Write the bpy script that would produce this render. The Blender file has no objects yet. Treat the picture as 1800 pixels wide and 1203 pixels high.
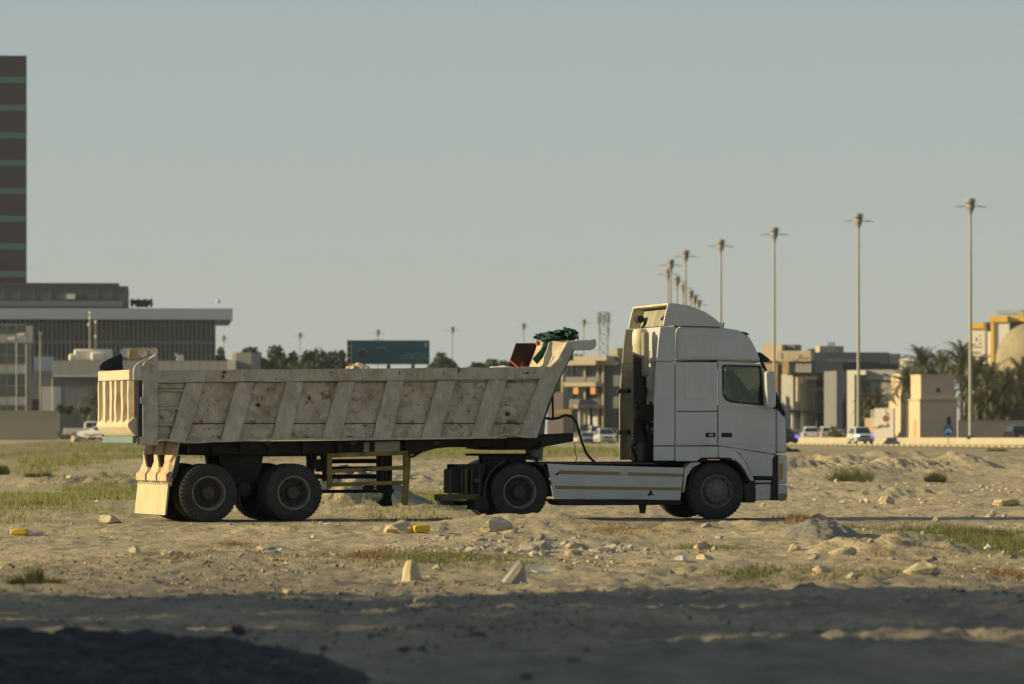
import bpy, bmesh, math, random
import numpy as np
from mathutils import Vector, Matrix
from mathutils import noise as mnoise
R = math.radians
sc = bpy.context.scene
COL = sc.collection
random.seed(7)
rng = np.random.default_rng(11)

# ------------------------------------------------------------------ camera, light, exposure
FPX = 8000.0            # focal length in pixels of the 1800 px wide photograph
HX, HY, EYE = 900.0, 765.0, 1.5
cam_d = bpy.data.cameras.new('camera')
cam = bpy.data.objects.new('camera', cam_d); COL.objects.link(cam)
cam.location = (0, 0, EYE); cam.rotation_euler = (R(90), 0, 0)
cam_d.sensor_width = 36.0; cam_d.lens = 36.0 * FPX / 1800.0
cam_d.shift_y = (HY - 601.5) / 1800.0
cam_d.clip_start = 0.5; cam_d.clip_end = 8000
cam_d.dof.use_dof = True; cam_d.dof.focus_distance = 79.0; cam_d.dof.aperture_fstop = 3.1
sc.camera = cam

SUN_EL, SUN_AZ = 16.0, 8.0      # the sun stands at the left, SUN_AZ degrees on the camera's side
sd = Vector((-math.cos(R(SUN_AZ)) * math.cos(R(SUN_EL)), -math.sin(R(SUN_AZ)) * math.cos(R(SUN_EL)), math.sin(R(SUN_EL))))
sun_d = bpy.data.lights.new('sun', 'SUN')
sun = bpy.data.objects.new('sun', sun_d); COL.objects.link(sun)
sun_d.energy = 5.0; sun_d.angle = R(0.6); sun_d.color = (1.0, 0.79, 0.42)
sun.rotation_euler = sd.to_track_quat('Z', 'Y').to_euler()

w = bpy.data.worlds.new('World'); sc.world = w; w.use_nodes = True
nt = w.node_tree; nt.nodes.clear()
sky = nt.nodes.new('ShaderNodeTexSky'); sky.sky_type = 'NISHITA'; sky.sun_disc = False
sky.sun_elevation = R(SUN_EL); sky.sun_rotation = math.atan2(sd.x, sd.y)
sky.air_density = 1.0; sky.dust_density = 1.5; sky.ozone_density = 2.0; sky.altitude = 0
hsv = nt.nodes.new('ShaderNodeHueSaturation'); hsv.inputs['Saturation'].default_value = 0.35
tint = nt.nodes.new('ShaderNodeMix'); tint.data_type = 'RGBA'; tint.blend_type = 'MULTIPLY'
tint.inputs[0].default_value = 1.0; tint.inputs[7].default_value = (0.95, 1.0, 1.0, 1)
bg = nt.nodes.new('ShaderNodeBackground'); bg.inputs['Strength'].default_value = 0.10
out = nt.nodes.new('ShaderNodeOutputWorld')
nt.links.new(sky.outputs[0], hsv.inputs['Color']); nt.links.new(hsv.outputs[0], tint.inputs[6])
# dusty evening air: an even haze veil over the whole sky dome, paler towards the horizon all the way round
sepz = nt.nodes.new('ShaderNodeSeparateXYZ'); vm = nt.nodes.new('ShaderNodeTexCoord')
nt.links.new(vm.outputs['Generated'], sepz.inputs[0])
ramp = nt.nodes.new('ShaderNodeValToRGB'); nt.links.new(sepz.outputs['Z'], ramp.inputs[0])
VEIL = 8.4
ramp.color_ramp.elements[0].position = 0.0; ramp.color_ramp.elements[0].color = (0.437,0.448,0.398,1)
ramp.color_ramp.elements[1].position = 1.0; ramp.color_ramp.elements[1].color = (0.14,0.18,0.245,1)
for p_, c_ in ((0.045,(0.395,0.425,0.392,1)),(0.10,(0.328,0.388,0.397,1)),(0.35,(0.205,0.26,0.32,1))):
    e_ = ramp.color_ramp.elements.new(p_); e_.color = c_
sc2 = nt.nodes.new('ShaderNodeVectorMath'); sc2.operation = 'SCALE'; sc2.inputs['Scale'].default_value = VEIL; nt.links.new(ramp.outputs[0], sc2.inputs[0])
veil = nt.nodes.new('ShaderNodeMix'); veil.data_type = 'RGBA'; veil.inputs[0].default_value = 0.90
nt.links.new(tint.outputs[2], veil.inputs[6]); nt.links.new(sc2.outputs[0], veil.inputs[7])
nt.links.new(veil.outputs[2], bg.inputs['Color']); nt.links.new(bg.outputs[0], out.inputs['Surface'])
sc.view_settings.view_transform = 'Standard'; sc.view_settings.look = 'None'
sc.view_settings.exposure = 0.42; sc.view_settings.gamma = 1.0
sc.view_settings.use_curve_mapping = False

# ------------------------------------------------------------------ helpers: tagging
def tag(o, label=None, cat=None, group=None, kind=None):
    if label: o['label'] = label
    if cat: o['category'] = cat
    if group: o['group'] = group
    if kind: o['kind'] = kind
    return o

def empty(name, loc, rz=0.0):
    o = bpy.data.objects.new(name, None); COL.objects.link(o)
    o.empty_display_size = 0.3
    o.location = loc; o.rotation_euler = (0, 0, rz)
    return o

def copy_tree(o, parent=None):
    c = o.copy(); COL.objects.link(c)
    if parent: c.parent = parent
    for ch in list(o.children): copy_tree(ch, c)
    return c

class Frame:
    """A vertical plane standing in the place: px0 gives the direction, Y0 the distance, deg its turn."""
    def __init__(s, px0, Y0, deg=0.0):
        s.ox = (px0 - HX) * Y0 / FPX; s.oy = Y0; s.a = R(deg)
        s.c, s.n = math.cos(s.a), math.sin(s.a)
    def u(s, px, py, y=0.0):
        ox, oy = s.ox - s.n * y, s.oy + s.c * y
        k = px - HX
        t = (k * oy - FPX * ox) / (FPX * s.c - k * s.n)
        Y = oy + t * s.n
        return (t, EYE - (py - HY) * Y / FPX)
    def w(s, x, y, z):
        return (s.ox + x * s.c - y * s.n, s.oy + x * s.n + y * s.c, z)
    def root(s, name, label=None, cat=None, group=None, z=0.0):
        return tag(empty(name, (s.ox, s.oy, z), s.a), label, cat, group)

# ------------------------------------------------------------------ helpers: meshes
class MB:
    def __init__(s): s.v, s.f = [], []
    def add(s, vs, fs):
        b = len(s.v); s.v += [tuple(p) for p in vs]; s.f += [tuple(i + b for i in f) for f in fs]; return s
    def box(s, x0, x1, y0, y1, z0, z1):
        return s.add([(x0,y0,z0),(x1,y0,z0),(x1,y1,z0),(x0,y1,z0),(x0,y0,z1),(x1,y0,z1),(x1,y1,z1),(x0,y1,z1)],
                     [(0,3,2,1),(4,5,6,7),(0,1,5,4),(1,2,6,5),(2,3,7,6),(3,0,4,7)])
    def prism(s, pts, y0, y1):
        """polygon of (x, z) extruded along y"""
        A = sum(pts[i][0]*pts[(i+1)%len(pts)][1]-pts[(i+1)%len(pts)][0]*pts[i][1] for i in range(len(pts)))
        if A < 0: pts = pts[::-1]
        n = len(pts)
        return s.add([(x,y0,z) for x,z in pts]+[(x,y1,z) for x,z in pts],
              [tuple(range(n)), tuple(range(2*n-1,n-1,-1))]+[(i,i+n,(i+1)%n+n,(i+1)%n) for i in range(n)])
    def prismz(s, pts, z0, z1):
        n = len(pts)
        return s.add([(x,y,z0) for x,y in pts]+[(x,y,z1) for x,y in pts],
              [tuple(range(n-1,-1,-1)), tuple(range(n,2*n))]+[(i,(i+1)%n,(i+1)%n+n,i+n) for i in range(n)])
    def prismx(s, pts, x0, x1):
        """polygon of (y, z) extruded along x"""
        n = len(pts)
        return s.add([(x0,y,z) for y,z in pts]+[(x1,y,z) for y,z in pts],
              [tuple(range(n-1,-1,-1)), tuple(range(n,2*n))]+[(i,(i+1)%n,(i+1)%n+n,i+n) for i in range(n)])
    def strip(s, pts, y0, y1, th=0.03):
        """open polyline of (x, z) swept along y, given thickness th"""
        n = len(pts); nr = []
        for i in range(n):
            a = pts[max(0,i-1)]; b = pts[min(n-1,i+1)]
            dx, dz = b[0]-a[0], b[1]-a[1]; L = math.hypot(dx,dz) or 1
            nr.append((-dz/L, dx/L))
        q = [(p[0]-m[0]*th, p[1]-m[1]*th) for p, m in zip(pts, nr)]
        return s.prism(pts + q[::-1], y0, y1)
    def tube(s, p0, p1, r0, r1=None, n=8, caps=True):
        r1 = r0 if r1 is None else r1
        p0, p1 = Vector(p0), Vector(p1); d = (p1-p0).normalized()
        a = d.orthogonal().normalized(); b = d.cross(a)
        vs = []
        for p, r in ((p0,r0),(p1,r1)):
            for k in range(n):
                t = 2*math.pi*k/n; vs.append(p+(a*math.cos(t)+b*math.sin(t))*r)
        fs = [(k,(k+1)%n,(k+1)%n+n,k+n) for k in range(n)]
        if caps: fs += [tuple(range(n-1,-1,-1)), tuple(range(n,2*n))]
        return s.add(vs, fs)
    def path(s, pts, r, n=6):
        pts = [Vector(p) for p in pts]; rs = r if isinstance(r,(list,tuple)) else [r]*len(pts)
        vs, fs = [], []; a = None
        for i, p in enumerate(pts):
            d = (pts[min(i+1,len(pts)-1)]-pts[max(i-1,0)]).normalized()
            a = d.orthogonal().normalized() if a is None else (a-d*a.dot(d)).normalized()
            b = d.cross(a)
            for k in range(n):
                t = 2*math.pi*k/n; vs.append(p+(a*math.cos(t)+b*math.sin(t))*rs[i])
        for i in range(len(pts)-1):
            for k in range(n): fs.append((i*n+k, i*n+(k+1)%n, (i+1)*n+(k+1)%n, (i+1)*n+k))
        fs += [tuple(range(n-1,-1,-1)), tuple(range((len(pts)-1)*n, len(pts)*n))]
        return s.add(vs, fs)
    def lathe(s, prof, c=(0,0,0), axis='z', n=24, closed=False, caps=True):
        """prof = [(radius, height)]"""
        vs, fs = [], []; m = len(prof)
        for r, h in prof:
            for k in range(n):
                t = 2*math.pi*k/n; x, y = r*math.cos(t), r*math.sin(t)
                v = (x,y,h) if axis=='z' else ((x,h,y) if axis=='y' else (h,x,y))
                vs.append((v[0]+c[0], v[1]+c[1], v[2]+c[2]))
        for i in range(m if closed else m-1):
            j = (i+1) % m
            for k in range(n):
                q = (i*n+k, i*n+(k+1)%n, j*n+(k+1)%n, j*n+k)
                fs.append(q[::-1] if axis=='y' else q)
        if not closed and caps:
            if prof[0][0] > 1e-4: fs.append(tuple(range(n-1,-1,-1)))
            if prof[-1][0] > 1e-4: fs.append(tuple(range((m-1)*n, m*n)))
        return s.add(vs, fs)
    def ico(s, c, r, sub=1, amp=0.25, seed=0, flat=1.0, fs_=1.3):
        bm = bmesh.new(); bmesh.ops.create_icosphere(bm, subdivisions=sub, radius=1)
        rr = r if isinstance(r,(tuple,list)) else (r,r,r*flat)
        vs = []
        for v in bm.verts:
            k = 1+amp*mnoise.noise(v.co*fs_+Vector((seed*3.7,seed*1.3,seed*7.1)))*2
            vs.append((c[0]+v.co.x*rr[0]*k, c[1]+v.co.y*rr[1]*k, c[2]+v.co.z*rr[2]*k))
        s.add(vs, [tuple(v.index for v in f.verts) for f in bm.faces]); bm.free(); return s
    def mesh(s, name):
        me = bpy.data.meshes.new(name); me.from_pydata(s.v, [], s.f); me.update(); return me
    def build(s, name, m=None, parent=None, smooth=False, bevel=0, seg=1, label=None, fixn=True, ang=35):
        me = s.mesh(name)
        if fixn and len(s.f) < 60000:
            bm = bmesh.new(); bm.from_mesh(me); bmesh.ops.recalc_face_normals(bm, faces=bm.faces); bm.to_mesh(me); bm.free()
        if m: me.materials.append(m)
        if smooth:
            me.polygons.foreach_set('use_smooth', [True]*len(me.polygons)); me.set_sharp_from_angle(angle=R(ang))
        o = bpy.data.objects.new(name, me); COL.objects.link(o)
        if parent: o.parent = parent
        if bevel:
            md = o.modifiers.new('bevel','BEVEL'); md.width = bevel; md.segments = seg; md.limit_method = 'ANGLE'; md.angle_limit = R(30)
            if seg > 1: md.harden_normals = False
        if label: o['label'] = label
        return o

def np_mesh(name, V, F, m, parent=None, smooth=True):
    me = bpy.data.meshes.new(name)
    V = np.asarray(V, dtype=np.float32); F = np.asarray(F, dtype=np.int32); k = F.shape[1]
    me.vertices.add(len(V)); me.vertices.foreach_set('co', V.ravel())
    me.loops.add(F.size); me.loops.foreach_set('vertex_index', F.ravel())
    me.polygons.add(len(F)); me.polygons.foreach_set('loop_start', np.arange(0, F.size, k, dtype=np.int32))
    me.polygons.foreach_set('use_smooth', np.full(len(F), smooth))
    me.update(calc_edges=True); me.validate()
    me.materials.append(m)
    o = bpy.data.objects.new(name, me); COL.objects.link(o)
    if parent: o.parent = parent
    return o

# ------------------------------------------------------------------ helpers: materials
def mat(name, col, rough=0.75, metal=0.0, var=0.12, scale=2.0, bump=0.0, bscale=20.0, spots=(), coat=0.0,
        stretch=(1,1,1), emit=None, trans=0.0, spec=0.4, world=False):
    m = bpy.data.materials.new(name); m.use_nodes = True; t = m.node_tree; L = t.links
    p = t.nodes['Principled BSDF']
    p.inputs['Roughness'].default_value = rough; p.inputs['Metallic'].default_value = metal
    p.inputs['Specular IOR Level'].default_value = spec
    if coat: p.inputs['Coat Weight'].default_value = coat
    tc = t.nodes.new('ShaderNodeTexCoord'); mp = t.nodes.new('ShaderNodeMapping'); mp.inputs['Scale'].default_value = stretch
    if world:
        g = t.nodes.new('ShaderNodeNewGeometry'); L.new(g.outputs['Position'], mp.inputs[0])
    else: L.new(tc.outputs['Object'], mp.inputs[0])
    def nz(sc_, det=5, rg=0.6, vec=mp):
        n = t.nodes.new('ShaderNodeTexNoise'); n.inputs['Scale'].default_value = sc_; n.inputs['Detail'].default_value = det
        n.inputs['Roughness'].default_value = rg; L.new(vec.outputs[0], n.inputs['Vector']); return n
    def mix(fac, a, b):
        x = t.nodes.new('ShaderNodeMix'); x.data_type = 'RGBA'
        L.new(fac, x.inputs[0])
        for s_, i in ((a,6),(b,7)):
            if isinstance(s_, tuple): x.inputs[i].default_value = (*s_, 1)
            else: L.new(s_, x.inputs[i])
        return x.outputs[2]
    def rng_(o, lo, hi):
        r = t.nodes.new('ShaderNodeMapRange'); r.inputs[1].default_value = lo; r.inputs[2].default_value = hi; L.new(o, r.inputs[0]); return r.outputs[0]
    lo = tuple(max(0,c*(1-var)) for c in col); hi = tuple(min(1,c*(1+var)) for c in col)
    c = mix(rng_(nz(scale).outputs[0], 0.3, 0.7), lo, hi)
    for sp in spots:
        scol, ssc, a, b = sp[:4]; st = sp[4] if len(sp) > 4 else None
        vec = mp
        if st:
            vec = t.nodes.new('ShaderNodeMapping'); vec.inputs['Scale'].default_value = st; vec.inputs['Location'].default_value = (3.1,7.7,1.9)
            L.new(tc.outputs['Object'], vec.inputs[0])
        c = mix(rng_(nz(ssc, 8, 0.65, vec).outputs[0], a, b), c, scol)
    L.new(c, p.inputs['Base Color'])
    if bump:
        b = t.nodes.new('ShaderNodeBump'); b.inputs['Strength'].default_value = 0.6; b.inputs['Distance'].default_value = bump
        L.new(nz(bscale, 6).outputs[0], b.inputs['Height']); L.new(b.outputs[0], p.inputs['Normal'])
    if emit:
        p.inputs['Emission Color'].default_value = (*emit[0],1); p.inputs['Emission Strength'].default_value = emit[1]
    if trans:
        o = t.nodes['Material Output']; tr = t.nodes.new('ShaderNodeBsdfTranslucent'); L.new(c, tr.inputs[0])
        ms = t.nodes.new('ShaderNodeMixShader'); ms.inputs[0].default_value = trans
        L.new(p.outputs[0], ms.inputs[1]); L.new(tr.outputs[0], ms.inputs[2]); L.new(ms.outputs[0], o.inputs[0])
    return m

def glassy(name, tintc=(0.5,0.6,0.58), clear=0.6, rough=0.03):
    m = bpy.data.materials.new(name); m.use_nodes = True; t = m.node_tree; t.nodes.clear(); L = t.links
    o = t.nodes.new('ShaderNodeOutputMaterial'); g = t.nodes.new('ShaderNodeBsdfGlossy'); g.inputs['Roughness'].default_value = rough
    g.inputs['Color'].default_value = (0.9,0.95,0.95,1)
    tr = t.nodes.new('ShaderNodeBsdfTransparent'); tr.inputs[0].default_value = (*[c*clear for c in tintc],1)
    fr = t.nodes.new('ShaderNodeFresnel'); fr.inputs[0].default_value = 1.5
    ms = t.nodes.new('ShaderNodeMixShader'); L.new(fr.outputs[0], ms.inputs[0]); L.new(tr.outputs[0], ms.inputs[1]); L.new(g.outputs[0], ms.inputs[2])
    L.new(ms.outputs[0], o.inputs[0]); return m

RUST = (0.10,0.045,0.022)
M = {}
M['cab'] = mat('white_truck_paint', (0.465,0.495,0.52), 0.42, var=0.05, scale=1.2, coat=0.25,
     spots=(((0.39,0.39,0.37),1.3,0.48,0.85,(2.2,2.2,0.5)),((0.40,0.40,0.385),0.8,0.5,0.8),((0.20,0.17,0.13),24,0.66,0.76),((0.12,0.10,0.08),50,0.70,0.76)))
M['fair_in'] = mat('dirty_olive_fairing_inside', (0.27,0.26,0.21), 0.7, var=0.2, scale=1.5, spots=(((0.07,0.06,0.045),2.0,0.5,0.75,(1.5,1.5,.6)),((0.42,0.38,0.26),3,0.6,0.75,(3,3,.5))))
M['cab2'] = mat('grey_white_cab_plastic', (0.46,0.46,0.44), 0.6, var=0.1, spots=(((0.16,0.14,0.10),2.5,0.5,0.9),))
M['cream_in'] = mat('grimy_cream_fairing_inside', (0.56,0.51,0.38), 0.6, var=0.15, spots=(((0.16,0.13,0.08),2.2,0.58,0.85,(2,2,.6)),))
M['black'] = mat('dirty_black_plastic', (0.018,0.018,0.019), 0.7, var=0.4, spots=(((0.10,0.09,0.07),3,0.55,0.95),))
M['chassis'] = mat('dusty_dark_chassis_steel', (0.019,0.019,0.021), 0.8, var=0.4, spots=(((0.05,0.044,0.034),2.0,0.55,0.95),))
M['tyre'] = mat('dusty_tyre_rubber', (0.030,0.030,0.030), 0.85, var=0.3, scale=5, spots=(((0.07,0.062,0.05),3,0.55,0.95),))
M['rim'] = mat('dusty_grey_steel_rim', (0.20,0.19,0.17), 0.6, var=0.25, scale=6, spots=(((0.05,0.04,0.03),5,0.5,0.75),))
M['rimf'] = mat('dusty_dark_front_rim', (0.13,0.125,0.115), 0.6, var=0.25, scale=6, spots=(((0.05,0.045,0.035),6,0.5,0.75),))
M['rimdark'] = mat('grimy_hub_steel', (0.045,0.042,0.038), 0.7, var=0.3, scale=8)
M['body'] = mat('rusty_cream_tipper_paint', (0.42,0.405,0.345), 0.75, var=0.16, scale=1.6, bump=0.006, bscale=9,
     spots=(((0.29,0.265,0.20),3.0,0.45,0.72),((0.52,0.50,0.44),4.5,0.52,0.66,(2.5,2.5,1)),((0.25,0.19,0.115),7.0,0.58,0.74),((0.10,0.06,0.035),16.0,0.63,0.72),((0.03,0.025,0.02),38.0,0.68,0.74),((0.25,0.225,0.18),2.0,0.5,0.9,(4,4,0.7))))
M['panel'] = mat('rust_blotched_tipper_panel', (0.425,0.405,0.34), 0.8, var=0.16, scale=1.5, bump=0.012, bscale=4,
     spots=(((0.25,0.205,0.13),2.6,0.46,0.70),((0.50,0.48,0.41),5.0,0.54,0.66),((0.17,0.115,0.06),8.0,0.55,0.69),((0.085,0.045,0.026),18.0,0.60,0.69),((0.03,0.022,0.018),36.0,0.66,0.72)))
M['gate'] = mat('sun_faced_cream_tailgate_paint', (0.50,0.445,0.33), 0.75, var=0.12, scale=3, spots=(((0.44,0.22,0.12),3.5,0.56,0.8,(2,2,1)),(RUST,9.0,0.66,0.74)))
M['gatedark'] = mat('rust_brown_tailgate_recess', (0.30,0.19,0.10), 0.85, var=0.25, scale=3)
M['blue'] = mat('faded_teal_paint', (0.13,0.19,0.20), 0.7, var=0.15)
M['navy'] = mat('dark_blue_painted_steel', (0.015,0.03,0.055), 0.7, var=0.3)
M['maroon'] = mat('maroon_primer', (0.026,0.013,0.012), 0.85, var=0.3, spots=(((0.05,0.025,0.015),4,0.5,0.7),))
M['yellow'] = mat('worn_yellow_paint', (0.19,0.15,0.022), 0.7, var=0.25, scale=3, spots=(((0.05,0.045,0.03),4,0.5,0.7),))
M['flap'] = mat('dusty_ochre_mudflap', (0.45,0.405,0.27), 0.85, var=0.15, scale=2, spots=(((0.55,0.48,0.32),2,0.5,0.9,(3,3,0.6)),))
M['guardred'] = mat('faded_red_and_cream_board', (0.46,0.37,0.25), 0.85, var=0.12, scale=4, spots=(((0.45,0.13,0.09),3.5,0.52,0.62),))
M['stripe'] = mat('dull_gold_stripe', (0.26,0.205,0.07), 0.6, var=0.15)
M['stripeo'] = mat('dull_orange_stripe', (0.27,0.19,0.085), 0.6, var=0.15)
M['amber'] = mat('amber_reflector', (0.36,0.24,0.03), 0.4)
M['chrome'] = mat('scuffed_metal', (0.4,0.4,0.4), 0.4, metal=0.7)
M['glass'] = glassy('cab_glass', (0.88,0.95,0.91), 0.97)
M['seat'] = mat('dark_cloth_seat', (0.03,0.03,0.032), 0.9)
M['netting'] = mat('green_tarp_netting', (0.010,0.055,0.030), 0.85, var=0.4, scale=6, bump=0.01, bscale=40)
M['redstrap'] = mat('red_strap', (0.40,0.06,0.04), 0.7)
# ------------------------------------------------------------------ terrain height
def _h(ix, iy, s):
    n = (ix.astype(np.int64)*374761393 + iy.astype(np.int64)*668265263 + s*1442695041) & 0x7fffffff
    n = ((n ^ (n >> 13)) * 1274126177) & 0x7fffffff
    return ((n ^ (n >> 16)) & 0xffff) / 65535.0
def vnoise(x, y, s=0):
    ix, iy = np.floor(x), np.floor(y); fx, fy = x-ix, y-iy
    fx = fx*fx*(3-2*fx); fy = fy*fy*(3-2*fy)
    a, b, c, d = _h(ix,iy,s), _h(ix+1,iy,s), _h(ix,iy+1,s), _h(ix+1,iy+1,s)
    return (a+(b-a)*fx)*(1-fy)+(c+(d-c)*fx)*fy - 0.5
def fbm(x, y, s=0, o=4, g=0.5):
    t = 0; a = 1.0
    for i in range(o):
        t = t + a*vnoise(x*2**i+i*17.3, y*2**i-i*9.1, s+i); a *= g
    return t
def sstep(x, a, b):
    t = np.clip((x-a)/(b-a), 0, 1); return t*t*(3-2*t)
TRK = math.tan(R(13))
def height(X, Y):
    X = np.asarray(X, float); Y = np.asarray(Y, float)
    u = X/np.maximum(Y, 10)
    wr = sstep(u, -0.004, 0.055)
    zL = np.interp(Y, [0,100,138,165,190,250,300,430,600,9000], [0,0,0.02,0.22,0.46,0.70,0.86,1.02,1.02,1.02])
    crest = 152+2.5*vnoise(X*0.12, X*0+1.0, 31)*4
    zR = np.interp(Y-(crest-152), [0,136,141,151,156,175,230,9000], [0,0,0.06,0.74,0.80,0.66,0.5,0.5])
    zM = np.interp(Y, [0,130,160,190,260,330,9000], [0,0.0,0.22,0.52,0.72,0.5,0.5])
    wm = np.exp(-((u-0.012)/0.022)**2)
    z = zL*(1-wr)+zR*wr; z = z*(1-wm)+zM*wm
    # hummocks; calmer on the strip the lorry drives on
    cen = 80.6+X*0.20
    road = np.exp(-((Y-cen)/2.9)**4)
    rough = (1-0.93*road)
    far = 1-sstep(Y, 200, 320)*0.9
    big = fbm(X*0.22, Y*0.13, 3, 3)*0.20
    mid = fbm(X*0.8, Y*0.75, 9, 5, 0.6)*0.065
    rid = (0.5-np.abs(fbm(X*0.5, Y*0.22, 15, 3)))**2*0.14
    fine = fbm(X*4.0, Y*3.0, 21, 4, 0.62)*0.042
    z = z + (big+mid+rid-0.03)*rough*far*(1-0.5*sstep(Y,82,95)*(1-sstep(Y,138,150)))*np.where(Y<72, 0.6, 0.85)
    z = z + fine*(0.35+0.65*rough)*far + (1-sstep(Y,36,50))*fbm(X*.33, Y*.55, 131, 4, .55)*.10*np.clip((Y-20)/10,0,1)
    # clods turned up in the foreground
    cl = sstep(Y, 26, 32)*(1-sstep(Y, 50, 56))*(0.55+0.45*sstep(X+0.35*vnoise(X*.6,Y*.3,77)*6, -1.5, 1.5))
    z = z + cl*(np.maximum(0, vnoise(X*9, Y*6.5, 41)+0.08)*0.085 + np.maximum(0, vnoise(X*15, Y*10, 44)-.05)*.07 + vnoise(X*2.4, Y*1.6, 43)*0.025)
    # small heaps in front of and behind the lorry
    for hx, hy, rx, ry, hh in ((-0.05,76.3,0.9,1.0,0.13),(0.85,75.8,0.5,0.8,0.10),(-3.3,88,1.5,1.8,0.50),(-4.3,89,1.2,1.6,0.34),(4.4,67.5,1.0,1.4,0.10),
        (5.0,60,1.0,1.0,0.24),(3.0,70,1.2,1.2,0.14),(-2.4,72.5,1.0,1.0,0.10),(-5.2,140,3.2,4,0.28),(-8.5,133,3.5,5,0.30),(-12,128,3,4,0.25),
        (-29,300,4,10,0.22),(-24,300,3,8,0.2),(-21.5,310,3,8,0.1),(0.4,63,1.1,1.0,0.15),(5.7,118,3,3,0.2),(9.5,112,2.5,2.5,0.22)):
        q = ((X-hx)/rx)**2+((Y-hy)/ry)**2
        z = z + hh*np.exp(-q)*(1+0.9*fbm(X*3, Y*3, 55, 3))
    # tyre ruts pressed across the right hand bank
    bank = np.exp(-((Y-(crest-3.5))/4.0)**2)*sstep(X, 8.8, 10.5)*(1-sstep(X, 14.5, 16.0))
    z = z + bank*0.045*np.sin(X*19+Y*2.6+3*np.sin(Y*0.4))*(0.4+1.2*(vnoise(X*.5,Y*.2,66)+.5))
    z = z + (np.exp(-((Y-crest)/5.5)**2)*sstep(X,6,9))*(fbm(X*0.8,Y*0.5,61,5,0.6)*0.33)
    # unseen earth heap added left of the view to cast the foreground shade
    q = sstep(-X, 9.0+1.2*vnoise(Y*0.4,Y*0,5), 13.5)*(1-sstep(-X, 24, 34))*np.clip(1-sstep(Y, 26.0, 37.5)+0.5*sstep(Y,28,31)*(1-sstep(Y,33,37))*(vnoise(Y*0+3.3,Y*0.75,15)+.6*vnoise(Y*0+1.7,Y*1.9,16)), 0, 1)*sstep(Y, -30, -10)
    z = z + q*(7.2+2.4*fbm(X*0.16,Y*0.5,71,4,0.6))
    for c0, sl in ((91,.24),(92.9,.24),(101,.10),(103.1,.10),(116,-.08),(118.2,-.08),(74.2,.22),(72.4,.22)):   # wheel tracks
        z = z - 0.045*np.exp(-((Y-(c0+X*sl+.8*vnoise(X*.15,X*0+c0,8)))/0.32)**2) + 0.03*np.exp(-((Y-.6-(c0+X*sl+.8*vnoise(X*.15,X*0+c0,8)))/0.25)**2)
    return z
def gz(x, y): return float(height(np.array([x]), np.array([y]))[0])

def axis(lim_in, st, lim_out, g):
    a = list(np.arange(0, lim_in, st)); s_ = st
    while a[-1] < lim_out: s_ *= g; a.append(a[-1]+s_)
    return np.array(a)
ax = list(axis(9.5, 0.06, 22, 1.015)); st_ = ax[-1]-ax[-2]
while ax[-1] < 2300: st_ *= 1.07; ax.append(ax[-1]+st_)
ax = np.array(ax); xs = np.concatenate([-ax[:0:-1], ax])
ys = [-60,-40,-20,0,8,14,18]
while ys[-1] < 700: ys.append(ys[-1]*(1.0040 if ys[-1] < 330 else 1.02))
while ys[-1] < 2300: ys.append(ys[-1]*1.12)
ys = np.array(ys)
GX, GY = np.meshgrid(xs, ys); GZ = height(GX, GY)
nx, ny = len(xs), len(ys)
idx = np.arange(nx*ny).reshape(ny, nx)
F = np.stack([idx[:-1,:-1], idx[:-1,1:], idx[1:,1:], idx[1:,:-1]], -1).reshape(-1, 4)

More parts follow.
